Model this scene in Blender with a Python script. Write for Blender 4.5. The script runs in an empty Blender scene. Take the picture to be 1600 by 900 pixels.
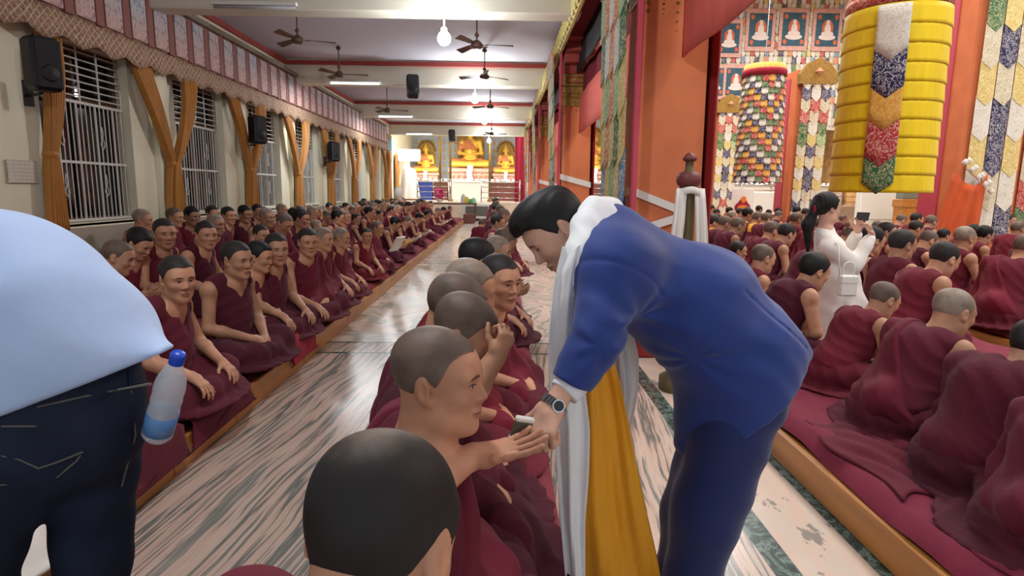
import bpy, math, random
import numpy as np
from mathutils import Matrix, Vector
S = bpy.context.scene
rnd = random.Random(7)
PI = math.pi
# ------------------------------------------------------------------ camera
F_PX = 950.0; VPX, VPY = 785.0, 297.0; ROLL = 0.012; CAMH = 1.5
def nrm(v):
    v = np.asarray(v, float); return v/np.linalg.norm(v)
cY = nrm([(VPX-800)/F_PX, (450-VPY)/F_PX, -1.0])
cX = np.array([1.0, -ROLL, 0.0]); cX = nrm(cX - cY*np.dot(cX, cY))
cZ = np.cross(cX, cY)
CM = np.array([cX, cY, cZ])                      # camera -> world
CAM = np.array([0.0, 0.0, CAMH])
def ray(px, py):
    return CM @ np.array([(px-800)/F_PX, (450-py)/F_PX, -1.0])
def P(px, py, d):
    w = ray(px, py); return CAM + w*(d/w[1])
def PX(px, py, x):
    w = ray(px, py); return CAM + w*(x/w[0])
def PZ(px, py, z):
    w = ray(px, py); return CAM + w*((z-CAMH)/w[2])
cam = bpy.data.objects.new('camera', bpy.data.cameras.new('camera'))
S.collection.objects.link(cam)
cam.data.sensor_width = 36; cam.data.lens = F_PX/1600*36; cam.data.clip_start = 0.05; cam.data.clip_end = 200
m4 = Matrix([list(CM[0])+[0], list(CM[1])+[0], list(CM[2])+[CAMH], [0, 0, 0, 1]])
cam.matrix_world = m4
S.camera = cam
# ------------------------------------------------------------------ world and exposure
S.view_settings.view_transform = 'Standard'; S.view_settings.look = 'None'
S.view_settings.gamma = 1; S.view_settings.use_curve_mapping = False
S.view_settings.exposure = -0.12
W = bpy.data.worlds.new('world'); S.world = W; W.use_nodes = True
W.node_tree.nodes['Background'].inputs[0].default_value = (0.86, 0.93, 1.0, 1)
W.node_tree.nodes['Background'].inputs[1].default_value = 1.0
def lamp(name, kind, loc, energy, col=(1, 1, 1), size=0.1, rot=None, size_y=None):
    l = bpy.data.lights.new(name, kind); l.energy = energy; l.color = col
    if kind == 'AREA':
        l.size = size
        if size_y: l.shape = 'RECTANGLE'; l.size_y = size_y
    else: l.shadow_soft_size = size
    o = bpy.data.objects.new(name, l); S.collection.objects.link(o); o.location = loc
    if rot: o.rotation_euler = rot
    return o
# nave lamps: rows of unseen area lights high under the nave ceiling, without fittings
for yy in (3, 10, 17, 23):
    for xx in (6.0, 13.0):
        lamp('nave_light', 'AREA', (xx, yy, 9.3), 480, (1.0, 0.98, 0.95), 2.2)
for yy in (28.5,):
    for xx in (-3, 3, 9, 15):
        lamp('altar_light', 'AREA', (xx, yy+2.5, 6.0), 260, (1.0, 0.96, 0.9), 1.6)
# ------------------------------------------------------------------ helpers
def lin(c):
    r = []
    for v in c[:3]:
        v = v/255.0; r.append(v/12.92 if v <= 0.04045 else ((v+0.055)/1.055)**2.4)
    return tuple(r)+(1.0,)
def prop(o, label=None, cat=None, group=None, kind=None):
    if label: o['label'] = label
    if cat: o['category'] = cat
    if group: o['group'] = group
    if kind: o['kind'] = kind
    return o
def thing(name, label, cat, loc=(0, 0, 0), rz=0.0, group=None):
    o = bpy.data.objects.new(name, None); S.collection.objects.link(o)
    o.empty_display_size = 0.1
    o.location = tuple(loc); o.rotation_euler = (0, 0, rz)
    return prop(o, label, cat, group)
def data(name, V, Fc, mats, midx=None, smooth=True, attr=None):
    me = bpy.data.meshes.new(name)
    V = np.asarray(V, float)
    if isinstance(Fc, np.ndarray):
        n = len(Fc); k = Fc.shape[1]
        me.vertices.add(len(V)); me.vertices.foreach_set('co', V.ravel())
        me.loops.add(n*k); me.loops.foreach_set('vertex_index', Fc.ravel().astype(np.int32))
        me.polygons.add(n); me.polygons.foreach_set('loop_start', np.arange(0, n*k, k, dtype=np.int32))
        try: me.polygons.foreach_set('loop_total', np.full(n, k, np.int32))
        except Exception: pass
        me.update(calc_edges=True)
    else:
        me.from_pydata([tuple(v) for v in V], [], Fc); me.update()
    for m in (mats if isinstance(mats, (list, tuple)) else [mats]): me.materials.append(m)
    if midx is not None: me.polygons.foreach_set('material_index', np.asarray(midx, np.int32))
    if smooth: me.polygons.foreach_set('use_smooth', np.ones(len(me.polygons), bool))
    if attr is not None:
        a = me.attributes.new('HL', 'FLOAT_VECTOR', 'POINT'); a.data.foreach_set('vector', np.asarray(attr, np.float32).ravel())
    return me
def obj(name, me, parent=None, loc=None, color=None, kind=None):
    o = bpy.data.objects.new(name, me); S.collection.objects.link(o)
    if parent is not None: o.parent = parent
    if loc is not None: o.location = tuple(loc)
    if color is not None: o.color = color
    if kind: o['kind'] = kind
    return o
class MB:
    """collects polygons of one mesh"""
    def __init__(s): s.v = []; s.f = []; s.m = []
    def add(s, V, Fc, m=0):
        n = len(s.v); s.v += [tuple(map(float, v)) for v in V]
        for k, f in enumerate(Fc):
            s.f.append(tuple(i+n for i in f)); s.m.append(m)
    def box(s, lo, hi, m=0, bev=0.0):
        x0, y0, z0 = lo; x1, y1, z1 = hi
        if bev <= 0:
            V = [(x0,y0,z0),(x1,y0,z0),(x1,y1,z0),(x0,y1,z0),(x0,y0,z1),(x1,y0,z1),(x1,y1,z1),(x0,y1,z1)]
            s.add(V, [(0,3,2,1),(4,5,6,7),(0,1,5,4),(1,2,6,5),(2,3,7,6),(3,0,4,7)], m); return s
        b = min(bev, (x1-x0)/2.01, (y1-y0)/2.01, (z1-z0)/2.01)
        def ring(z, i): return [(x0+i,y0+b,z),(x0+b,y0+i,z),(x1-b,y0+i,z),(x1-i,y0+b,z),(x1-i,y1-b,z),(x1-b,y1-i,z),(x0+b,y1-i,z),(x0+i,y1-b,z)]
        def ring2(z): return [(x0+b,y0+b,z)]*0 + ring(z, b)
        R = [ring(z0, b), ring(z0+b, 0), ring(z1-b, 0), ring(z1, b)]
        V = sum(R, []); Fc = [tuple(range(7, -1, -1)), tuple(range(24, 32))]
        for k in range(3):
            for i in range(8):
                j = (i+1) % 8; Fc.append((k*8+i, k*8+j, k*8+8+j, k*8+8+i))
        s.add(V, Fc, m); return s
    def tube(s, pts, r, n=8, m=0, cap=True):
        pts = [np.asarray(p, float) for p in pts]
        rs = r if isinstance(r, (list, tuple)) else [r]*len(pts)
        V = []; Fc = []; up = None
        for i, p in enumerate(pts):
            t = nrm(pts[min(i+1, len(pts)-1)]-pts[max(i-1, 0)])
            if up is None: up = nrm(np.cross(t, [0.31, 0.87, 0.39] if abs(t[1]) < .8 else [1, 0.1, 0.2]))
            up = nrm(up - t*np.dot(up, t)); w = np.cross(t, up)
            for k in range(n):
                a = 2*PI*k/n; V.append(p + rs[i]*(math.cos(a)*up + math.sin(a)*w))
        for i in range(len(pts)-1):
            for k in range(n):
                j = (k+1) % n; Fc.append((i*n+k, i*n+j, i*n+n+j, i*n+n+k))
        if cap: Fc += [tuple(range(n-1, -1, -1)), tuple(range((len(pts)-1)*n, len(pts)*n))]
        s.add(V, Fc, m); return s
    def lathe(s, prof, c=(0, 0, 0), n=24, m=0, a0=0, a1=2*PI, fn=None):
        V = []; Fc = []; full = abs(a1-a0-2*PI) < 1e-6; nn = n if full else n+1
        for (r, z) in prof:
            for k in range(nn):
                a = a0+(a1-a0)*k/n; rr = fn(r, z, a) if fn else r
                V.append((c[0]+rr*math.cos(a), c[1]+rr*math.sin(a), c[2]+z))
        for i in range(len(prof)-1):
            for k in range(n):
                j = (k+1) % nn; Fc.append((i*nn+k, i*nn+j, i*nn+nn+j, i*nn+nn+k))
        s.add(V, Fc, m); return s
    def grid(s, fn, nu, nv, m=0, thick=0.0):
        V = [fn(i/nu, j/nv) for j in range(nv+1) for i in range(nu+1)]
        Fc = [(j*(nu+1)+i, j*(nu+1)+i+1, (j+1)*(nu+1)+i+1, (j+1)*(nu+1)+i) for j in range(nv) for i in range(nu)]
        s.add(V, Fc, m); return s
    def prism(s, poly, off, m=0):
        n = len(poly); off = np.asarray(off, float)
        V = [np.asarray(p, float) for p in poly]; V = V+[p+off for p in V]
        Fc = [tuple(range(n-1, -1, -1)), tuple(range(n, 2*n))]+[(i, (i+1) % n, n+(i+1) % n, n+i) for i in range(n)]
        s.add(V, Fc, m); return s
    def data(s, name, mats, smooth=False): return data(name, s.v, s.f, mats, s.m, smooth)
    def obj(s, name, mats, parent=None, loc=None, smooth=False, kind=None, solid=0.0):
        o = obj(name, s.data(name, mats, smooth), parent, loc, kind=kind)
        if solid:
            md = o.modifiers.new('solid', 'SOLIDIFY'); md.thickness = solid; md.offset = 0
        return o
# ------------------------------------------------------------------ materials
def mat(name, rgb, rough=0.6, bump=0.0, bscale=40.0, var=0.0, vscale=6.0, metal=0.0, spec=0.5, objcol=False, emit=None, estr=0.0, sheen=0.0, stretch=None, trans=0.0, ior=1.45, alpha=1.0):
    m = bpy.data.materials.new(name); m.use_nodes = True
    nt = m.node_tree; N = nt.nodes; L = nt.links; b = N['Principled BSDF']
    b.inputs['Roughness'].default_value = rough; b.inputs['Metallic'].default_value = metal
    b.inputs['Specular IOR Level'].default_value = spec; b.inputs['IOR'].default_value = ior
    b.inputs['Transmission Weight'].default_value = trans; b.inputs['Alpha'].default_value = alpha
    if sheen: b.inputs['Sheen Weight'].default_value = sheen
    c = lin(rgb); b.inputs['Base Color'].default_value = c
    if emit: b.inputs['Emission Color'].default_value = lin(emit); b.inputs['Emission Strength'].default_value = estr
    src = None
    if bump or var:
        tc = N.new('ShaderNodeTexCoord'); mp = N.new('ShaderNodeMapping'); L.new(tc.outputs['Object'], mp.inputs[0])
        if stretch: mp.inputs['Scale'].default_value = stretch
    if var:
        nz = N.new('ShaderNodeTexNoise'); nz.inputs['Scale'].default_value = vscale; nz.inputs['Detail'].default_value = 5
        L.new(mp.outputs[0], nz.inputs['Vector'])
        r = N.new('ShaderNodeMapRange'); r.inputs[1].default_value = 0.3; r.inputs[2].default_value = 0.7
        r.inputs[3].default_value = 1-var; r.inputs[4].default_value = 1+var; L.new(nz.outputs[0], r.inputs[0])
        x = N.new('ShaderNodeVectorMath'); x.operation = 'SCALE'; x.inputs[0].default_value = c[:3]; L.new(r.outputs[0], x.inputs['Scale']); src = x.outputs[0]
    if objcol:
        oi = N.new('ShaderNodeObjectInfo'); x = N.new('ShaderNodeVectorMath'); x.operation = 'MULTIPLY'
        if src: L.new(src, x.inputs[0])
        else: x.inputs[0].default_value = c[:3]
        L.new(oi.outputs['Color'], x.inputs[1]); src = x.outputs[0]
    if src: L.new(src, b.inputs['Base Color'])
    if bump:
        nz = N.new('ShaderNodeTexNoise'); nz.inputs['Scale'].default_value = bscale; nz.inputs['Detail'].default_value = 4
        L.new(mp.outputs[0], nz.inputs['Vector'])
        bp = N.new('ShaderNodeBump'); bp.inputs['Strength'].default_value = bump; bp.inputs['Distance'].default_value = 0.01
        L.new(nz.outputs[0], bp.inputs['Height']); L.new(bp.outputs[0], b.inputs['Normal'])
    return m
class NB:
    """tiny expression builder for node trees"""
    def __init__(s, m): s.nt = m.node_tree; s.N = s.nt.nodes; s.L = s.nt.links
    def _in(s, sock, v):
        if isinstance(v, (int, float)): sock.default_value = v
        elif isinstance(v, (tuple, list)): sock.default_value = v
        else: s.L.new(v, sock)
    def m(s, op, a, b=0.0, c=0.0):
        n = s.N.new('ShaderNodeMath'); n.operation = op
        s._in(n.inputs[0], a); s._in(n.inputs[1], b); s._in(n.inputs[2], c); return n.outputs[0]
    def mix(s, f, a, b):
        n = s.N.new('ShaderNodeMix'); n.data_type = 'RGBA'
        s._in(n.inputs[0], f); s._in(n.inputs[6], a); s._in(n.inputs[7], b); return n.outputs[2]
    def step(s, v, e0, e1):
        n = s.N.new('ShaderNodeMapRange'); n.interpolation_type = 'SMOOTHSTEP'
        s._in(n.inputs[0], v); n.inputs[1].default_value = e0; n.inputs[2].default_value = e1; return n.outputs[0]
    def coord(s, kind='Object', scale=(1, 1, 1), rot=(0, 0, 0)):
        tc = s.N.new('ShaderNodeTexCoord'); mp = s.N.new('ShaderNodeMapping')
        s.L.new(tc.outputs[kind], mp.inputs[0]); mp.inputs['Scale'].default_value = scale; mp.inputs['Rotation'].default_value = rot
        return mp.outputs[0]
    def noise(s, vec, scale, detail=4, rough=.5, dist=0.0):
        n = s.N.new('ShaderNodeTexNoise'); s.L.new(vec, n.inputs['Vector'])
        n.inputs['Scale'].default_value = scale; n.inputs['Detail'].default_value = detail; n.inputs['Roughness'].default_value = rough
        n.inputs['Distortion'].default_value = dist; return n
    def voro(s, vec, scale, feat='F1'):
        n = s.N.new('ShaderNodeTexVoronoi'); n.feature = feat; s.L.new(vec, n.inputs['Vector']); n.inputs['Scale'].default_value = scale; return n
    def sep(s, v):
        n = s.N.new('ShaderNodeSeparateXYZ'); s.L.new(v, n.inputs[0]); return n.outputs
    def ramp(s, f, stops, const=False):
        n = s.N.new('ShaderNodeValToRGB'); cr = n.color_ramp
        if const: cr.interpolation = 'CONSTANT'
        while len(cr.elements) < len(stops): cr.elements.new(0.5)
        for e, (p, c) in zip(cr.elements, stops): e.position = p; e.color = lin(c)
        s._in(n.inputs[0], f); return n.outputs[0]
    def base(s, c): s._in(s.N['Principled BSDF'].inputs['Base Color'], c)
    def bump(s, h, st=.4, dist=.01):
        n = s.N.new('ShaderNodeBump'); n.inputs['Strength'].default_value = st; n.inputs['Distance'].default_value = dist
        s._in(n.inputs['Height'], h); s.L.new(n.outputs[0], s.N['Principled BSDF'].inputs['Normal'])

def skin_mat(name, rgb):
    """skin; brows, eyes and lips are laid out in the head's own coordinates (HL)"""
    m = mat(name, rgb, 0.5, spec=0.35); b = NB(m)
    at = b.N.new('ShaderNodeAttribute'); at.attribute_name = 'HL'
    x, y, z = b.sep(at.outputs['Vector'])
    ax = b.m('ABSOLUTE', x); front = b.step(y, 0.045, 0.06)
    tc = b.coord(); nz = b.noise(tc, 9, 4).outputs[0]
    oi = b.N.new('ShaderNodeObjectInfo')
    base = lin(rgb); dk = tuple(v*.78 for v in base[:3])+(1,); lt = tuple(min(1, v*1.12) for v in base[:3])+(1,)
    col = b.mix(b.step(nz, .3, .7), dk, lt)
    mu = b.N.new('ShaderNodeVectorMath'); mu.operation = 'MULTIPLY'; b.L.new(col, mu.inputs[0]); b.L.new(oi.outputs['Color'], mu.inputs[1]); col = mu.outputs[0]
    # cheeks a little redder
    def ell(cx, cz, rx, rz, xx=ax):
        u = b.m('DIVIDE', b.m('SUBTRACT', xx, cx), rx); v = b.m('DIVIDE', b.m('SUBTRACT', z, cz), rz)
        return b.m('ADD', b.m('MULTIPLY', u, u), b.m('MULTIPLY', v, v))
    def inside(e, soft=.25): return b.m('MULTIPLY', b.m('SUBTRACT', 1.0, b.step(e, 1-soft, 1+soft)), front)
    lips = inside(ell(0, -.0655, .0235, .0105), .35)
    col = b.mix(b.m('MULTIPLY', lips, .6), col, lin((150, 84, 78)))
    ml = inside(ell(0, -.0635, .0225, .0016), .5); col = b.mix(ml, col, lin((60, 28, 26)))
    # almond eyes, dark iris, lash line, brow
    zt = b.m('SUBTRACT', z, b.m('MULTIPLY', b.m('SUBTRACT', ax, .031), .12))
    def ell2(cx, cz, rx, rz):
        u = b.m('DIVIDE', b.m('SUBTRACT', ax, cx), rx); v = b.m('DIVIDE', b.m('SUBTRACT', zt, cz), rz)
        return b.m('ADD', b.m('MULTIPLY', u, u), b.m('MULTIPLY', v, v))
    lash = inside(ell2(.031, .0058, .0160, .0054), .2); col = b.mix(lash, col, lin((46, 30, 26)))
    eye = inside(ell2(.031, .0042, .0142, .0040), .2); col = b.mix(eye, col, lin((168, 152, 142)))
    iris = b.m('MULTIPLY', inside(ell2(.031, .0048, .0058, .0062), .2), eye); col = b.mix(iris, col, lin((22, 14, 12)))
    bz = b.m('ADD', z, b.m('MULTIPLY', b.m('MULTIPLY', b.m('SUBTRACT', ax, .03), b.m('SUBTRACT', ax, .03)), 9.0))
    u = b.m('DIVIDE', b.m('SUBTRACT', ax, .032), .021); v = b.m('DIVIDE', b.m('SUBTRACT', bz, .0275), .0042)
    brow = inside(b.m('ADD', b.m('MULTIPLY', u, u), b.m('MULTIPLY', v, v)), .5); col = b.mix(b.m('MULTIPLY', brow, .8), col, lin((30, 22, 20)))
    nos = inside(ell(.0085, -.0375, .0042, .0028), .4); col = b.mix(b.m('MULTIPLY', nos, .7), col, lin((60, 34, 28)))
    b.base(col); return m
SK_MONK = skin_mat('skin_tan', (194, 146, 118)); SK_PALE = skin_mat('skin_pale', (208, 166, 144))
def hair_mat(name, rgb, rough, sc, fade=0):
    m = mat(name, rgb, rough, spec=.35); b = NB(m); tc = b.coord()
    n1 = b.noise(tc, sc, 3).outputs[0]; n2 = b.noise(tc, 14, 3).outputs[0]
    c = lin(rgb); b.base(b.mix(b.step(n2, .3, .7), tuple(v*.8 for v in c[:3])+(1,), tuple(v*1.25 for v in c[:3])+(1,)))
    b.bump(n1, .16, .002)
    if fade:
        at = b.N.new('ShaderNodeAttribute'); at.attribute_name = 'HL'; x, y, z = b.sep(at.outputs['Vector'])
        k = b.step(b.m('ADD', x, b.m('MULTIPLY', b.m('SUBTRACT', n1, .5), .5)), .02, fade)
        sk = b.mix(k, lin((150, 112, 90)), b.mix(b.step(n2, .3, .7), tuple(v*.75 for v in c[:3])+(1,), tuple(v*1.3 for v in c[:3])+(1,))); b.base(sk)
    return m
HAIR_STUB = hair_mat('shaved_stubble', (100, 84, 74), .55, 700, .8)
HAIR_GREY = hair_mat('grey_stubble', (138, 122, 108), .5, 700, .8)
HAIR_SHORT = hair_mat('cropped_hair', (40, 35, 34), .6, 600, .55)
HAIR_BLACK = hair_mat('black_hair', (22, 20, 20), .58, 300, 0)
def cloth(name, rgb, bump=.5, st=(1, 1, .35), var=.12, rough=.85, oc=True):
    return mat(name, rgb, rough, bump=bump*.3, bscale=70, var=var, vscale=6, objcol=oc, sheen=.04, stretch=st, spec=.25)
ROBE = cloth('maroon_robe', (88, 29, 43)); VEST = cloth('maroon_vest', (94, 30, 45), .4); SHAWL = cloth('maroon_shawl', (98, 31, 46), .6)
RED = cloth('red_wool', (150, 36, 54), .6)
WHITE_P = mat('white_paint', (226, 226, 218), .5); BLACK = mat('black_plastic', (22, 22, 24), .45); BLUE_CAP = mat('blue_cap', (28, 70, 190), .35)
STEEL = mat('steel', (190, 190, 188), .25, metal=1.0); GOLD = mat('gold_leaf', (214, 160, 52), .32, metal=.7, bump=.2, bscale=30)
GOLDP = mat('gilt_carving', (150, 116, 52), .5, metal=.35, var=.35, vscale=30, bump=.8, bscale=60)
PAPER = mat('paper', (222, 218, 206), .8)
# ------------------------------------------------------------------ implicit surfaces -> one continuous mesh
f4 = np.float32
def smin(a, b, k):
    if k <= 0: return np.minimum(a, b)
    h = np.maximum(k-np.abs(a-b), 0)/k; return np.minimum(a, b)-h*h*k*f4(.25)
def smax(a, b, k): return -smin(-a, -b, k)
def C(a, b, ra, rb, k=.02, s=None): return ['c', np.array(a, f4), np.array(b, f4), ra, rb, k, s]
def E(c, r, k=.02, R=None): return ['e', np.array(c, f4), np.array(r, f4), k, None if R is None else np.array(R, f4)]
def NEG(p): q = list(p); q[0] = '-'+q[0]; return q
def G(M, sub, k=.02): return ['g', np.array(M, f4), sub, k]
def PLN(p, n, k=.01): return ['p', np.array(p, f4), np.array(nrm(n), f4), k]      # keep the side away from n
def prim(p, X):
    t = p[0].lstrip('-')
    if t == 'c':
        _, a, b, ra, rb, k, s = p; sc = 1
        if s is not None:
            s = np.array(s, f4); X = X/s; a = a/s; b = b/s; sc = float(s.min())
        ab = b-a; q = X-a; t_ = np.clip((q@ab)/max(float(ab@ab), 1e-9), 0, 1)
        d = (np.sqrt(((q-t_[:, None]*ab)**2).sum(1))-(ra+(rb-ra)*t_))*sc; return d, k
    if t == 'e':
        _, c, r, k, R = p; q = X-c
        if R is not None: q = q@R          # R columns: local axes in world
        k0 = np.sqrt(((q/r)**2).sum(1)); k1 = np.sqrt(((q/(r*r))**2).sum(1))+1e-9
        return k0*(k0-1)/k1, k
    if t == 'g':
        _, M, sub, k = p; sc = float(np.linalg.norm(M[:3, 0])); R = M[:3, :3]/sc
        return ev(sub, ((X-M[:3, 3])@R)/sc)*sc, k
    if t == 'p':
        return (X-p[1])@p[2], p[3]
    if t == 'f': return p[1](X), p[2]
def ev(prims, X):
    d = np.full(len(X), 9, f4)
    for p in prims:
        if p[0] == 'w': d = d+p[1](X); continue
        if p[0] == 'o': d = d-p[1]; continue
        v, k = prim(p, X)
        if p[0][0] == '-': d = smax(d, -v, k)
        elif p[0] in ('p',): d = smax(d, v, k)
        elif p[0] == 'f' and len(p) > 3: d = smax(d, v, k)
        else: d = smin(d, v, k)
    return d.astype(f4)
def CUT(fn, k=.008): return ['f', fn, k, 'cut']
def WR(fn): return ['w', fn]
def mesh_sdf(prims, lo, hi, h):
    lo = np.array(lo, f4); hi = np.array(hi, f4); B = 4
    nb = np.maximum(np.ceil((hi-lo)/(h*B)).astype(int), 1)
    cx = [lo[i]+(np.arange(nb[i])+.5)*h*B-.5*h for i in range(3)]
    Gc = np.stack(np.meshgrid(*cx, indexing='ij'), -1).reshape(-1, 3).astype(f4)
    dc = ev(prims, Gc).reshape(nb)
    act = np.abs(dc) < h*B*1.35+.012
    Fv = np.repeat(np.repeat(np.repeat(dc, B, 0), B, 1), B, 2)
    am = np.argwhere(act)
    off = np.stack(np.meshgrid(*[np.arange(B)]*3, indexing='ij'), -1).reshape(-1, 3)
    idx = (am[:, None, :]*B+off[None]).reshape(-1, 3)
    out = np.empty(len(idx), f4)
    for i in range(0, len(idx), 400000):
        out[i:i+400000] = ev(prims, (lo+idx[i:i+400000]*f4(h)).astype(f4))
    Fv[idx[:, 0], idx[:, 1], idx[:, 2]] = out
    Fv[0], Fv[-1], Fv[:, 0], Fv[:, -1], Fv[:, :, 0], Fv[:, :, -1] = 1, 1, 1, 1, 1, 1
    ins = Fv < 0
    n = ins[:-1, :-1, :-1].astype(np.int8)
    for o in [(1,0,0),(0,1,0),(0,0,1),(1,1,0),(1,0,1),(0,1,1),(1,1,1)]:
        n = n+ins[o[0]:ins.shape[0]-1+o[0], o[1]:ins.shape[1]-1+o[1], o[2]:ins.shape[2]-1+o[2]]
    cell = np.argwhere((n > 0) & (n < 8))
    if len(cell) == 0: return np.zeros((0, 3)), np.zeros((0, 4), np.int32)
    pos = np.zeros((len(cell), 3)); cnt = np.zeros(len(cell))
    cs = [(i, j, k) for i in (0, 1) for j in (0, 1) for k in (0, 1)]
    for a in cs:
        for ax in range(3):
            if a[ax]: continue
            b = list(a); b[ax] = 1
            va = Fv[cell[:, 0]+a[0], cell[:, 1]+a[1], cell[:, 2]+a[2]]; vb = Fv[cell[:, 0]+b[0], cell[:, 1]+b[1], cell[:, 2]+b[2]]
            mk = (va < 0) != (vb < 0)
            t = np.where(mk, va/np.where(mk, va-vb, 1), 0)
            pt = np.tile(np.array(a, float), (len(cell), 1)); pt[:, ax] += t
            pos[mk] += pt[mk]; cnt[mk] += 1
    V = lo+(cell+pos/cnt[:, None])*h
    vid = np.full(np.array(ins.shape)-1, -1, np.int32); vid[cell[:, 0], cell[:, 1], cell[:, 2]] = np.arange(len(cell))
    Q = []
    for ax in range(3):
        a1, a2 = (ax+1) % 3, (ax+2) % 3
        s0 = [slice(1, -1)]*3; s1 = [slice(1, -1)]*3
        s0[ax] = slice(0, -1); s1[ax] = slice(1, None)
        A = ins[tuple(s0)]; Bm = ins[tuple(s1)]
        e = np.argwhere(A != Bm); base = e.copy(); base[:, a1] += 1; base[:, a2] += 1
        sg = A[e[:, 0], e[:, 1], e[:, 2]]
        def g(d1, d2):
            q = base.copy(); q[:, a1] -= d1; q[:, a2] -= d2; return vid[q[:, 0], q[:, 1], q[:, 2]]
        q = np.stack([g(1, 1), g(0, 1), g(0, 0), g(1, 0)], 1)
        q[~sg] = q[~sg][:, ::-1]; Q.append(q)
    Q = np.concatenate(Q); Q = Q[(Q >= 0).all(1)]
    return V, Q.astype(np.int32)
def relax(V, Q, it=2):
    for _ in range(it):
        acc = np.zeros_like(V); c = np.zeros(len(V))
        for k in range(4):
            np.add.at(acc, Q[:, k], V[Q[:, (k+1) % 4]]); np.add.at(acc, Q[:, k], V[Q[:, (k+3) % 4]]); np.add.at(c, Q[:, k], 2)
        V = V*.4+.6*acc/np.maximum(c, 1)[:, None]
    return V
def bounds(prims, M=None):
    lo = np.full(3, 1e9); hi = -lo
    for p in prims:
        t = p[0]
        if t == 'c':
            r = max(p[3], p[4])*(max(p[6]) if p[6] is not None else 1); q = np.array([p[1]-r, p[2]-r, p[1]+r, p[2]+r])
        elif t == 'e':
            r = p[2] if p[4] is None else np.full(3, p[2].max()); q = np.array([p[1]-r, p[1]+r])
        elif t == 'g':
            l, h_ = bounds(p[2]); c = np.array([[x, y, z] for x in (l[0], h_[0]) for y in (l[1], h_[1]) for z in (l[2], h_[2])])
            q = c@p[1][:3, :3].T+p[1][:3, 3]
        else: continue
        if M is not None: q = q
        lo = np.minimum(lo, q.min(0)); hi = np.maximum(hi, q.max(0))
    return lo, hi
def sdf_data(name, prims, h, mats, base=(0, 0, 0), HM=None, pad=.03, it=1, lo=None, hi=None, fadeM=None):
    l, u = bounds(prims)
    if lo is not None: l = np.maximum(l, np.array(lo)); u = np.minimum(u, np.array(hi))
    V, Q = mesh_sdf(prims, l-pad, u+pad, h)
    if it: V = relax(V, Q, it)
    attr = None
    if fadeM is not None:
        Mi = np.linalg.inv(fadeM); Xl = V@Mi[:3, :3].T+Mi[:3, 3]
        zz = np.interp(Xl[:, 1], HX, HZ)-.012*np.exp(-(Xl[:, 0]/.03)**2)*(Xl[:, 1] > .03)
        attr = np.zeros_like(V); attr[:, 0] = np.clip((Xl[:, 2]-zz)/.016, 0, 1)
    if HM is not None:
        Mi = np.linalg.inv(HM); attr = V@Mi[:3, :3].T+Mi[:3, 3]
        far = (np.linalg.norm(attr, axis=1) > .2); attr[far] = (0, -.2, 0)
    return data(name, V-np.array(base), Q, mats, attr=attr)
# ------------------------------------------------------------------ people
def frame(o, f, up, s=1.0):
    """matrix of a head: +Y looks along f, +Z towards up"""
    f = nrm(f); r = nrm(np.cross(f, up)); u = np.cross(r, f)
    M = np.eye(4); M[:3, 0] = r*s; M[:3, 1] = f*s; M[:3, 2] = u*s; M[:3, 3] = o; return M
SKULL = [E((0, -.014, .040), (.079, .097, .084), .03), E((0, -.02, .068), (.066, .078, .052), .03), E((0, .022, -.03), (.063, .068, .086), .05),
         E((0, .035, .03), (.066, .058, .06), .03)]
def head(fat=0.0, ears=True, nose=1.0):
    p = list(SKULL)
    p += [E((0, .070, -.1), (.024, .022, .02), .025), E((0, .03, -.085), (.05+fat*.4, .045, .036), .04)]
    for s in (-1, 1):
        p += [E((s*.046, .008, -.062), (.02+fat, .03, .032), .04), E((s*.041, .062, -.02), (.024+fat*.6, .02, .02), .03),
              E((s*.03, .078, .026), (.026, .012, .008), .02)]
    for s in (-1, 1): p.append(NEG(E((s*.032, .1, .004), (.02, .017, .012), .014)))
    for s in (-1, 1): p.append(E((s*.031, .0765, .0045), (.0155, .0125, .0105), .006))
    p += [C((0, .084, .016), (0, .106, -.026), .0075*nose, .0105*nose, .012), E((-.0125, .093, -.031), (.0085*nose, .011, .008), .008), E((.0125, .093, -.031), (.0085*nose, .011, .008), .008),
          E((0, .0905, -.058), (.024, .012, .0075), .008), E((0, .0895, -.071), (.02, .0115, .0075), .007), NEG(C((-.021, .101, -.0645), (.021, .101, -.0645), .0022, .0022, .004))]
    if ears:
        for s in (-1, 1):
            R = nrm([s*.92, -.4, 0]); T = np.array([0, 0, 1.0]); B_ = np.cross(T, R); Rm = np.stack([R, B_, T], 1)
            p += [E((s*.083, -.013, .002), (.0075, .0195, .032), .008, Rm), E((s*.077, .0, -.024), (.008, .009, .011), .008)]
            p += [NEG(E((s*.0925, -.009, .005), (.007, .010, .018), .006, Rm))]
    return p
HX = np.array([-.13, -.075, -.05, -.03, -.018, .006, .016, .032, .046, .062, .078, .1]); HZ = np.array([-.08, -.078, -.055, .006, .02, .014, .004, .03, .060, .074, .084, .09])
def hair_prims(off=.004, lift=0.0, top=None):
    p = list(SKULL)+[E((0, .03, -.085), (.05, .045, .036), .04)]
    if top: p += top
    p.append(['o', off])
    def region(X):
        zz = np.interp(X[:, 1], HX, HZ).astype(f4)+lift-.012*np.exp(-(X[:, 0]/.03)**2)*(X[:, 1] > .03)
        return (zz-X[:, 2])*f4(.62)
    p.append(CUT(region, .007)); return p
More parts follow.
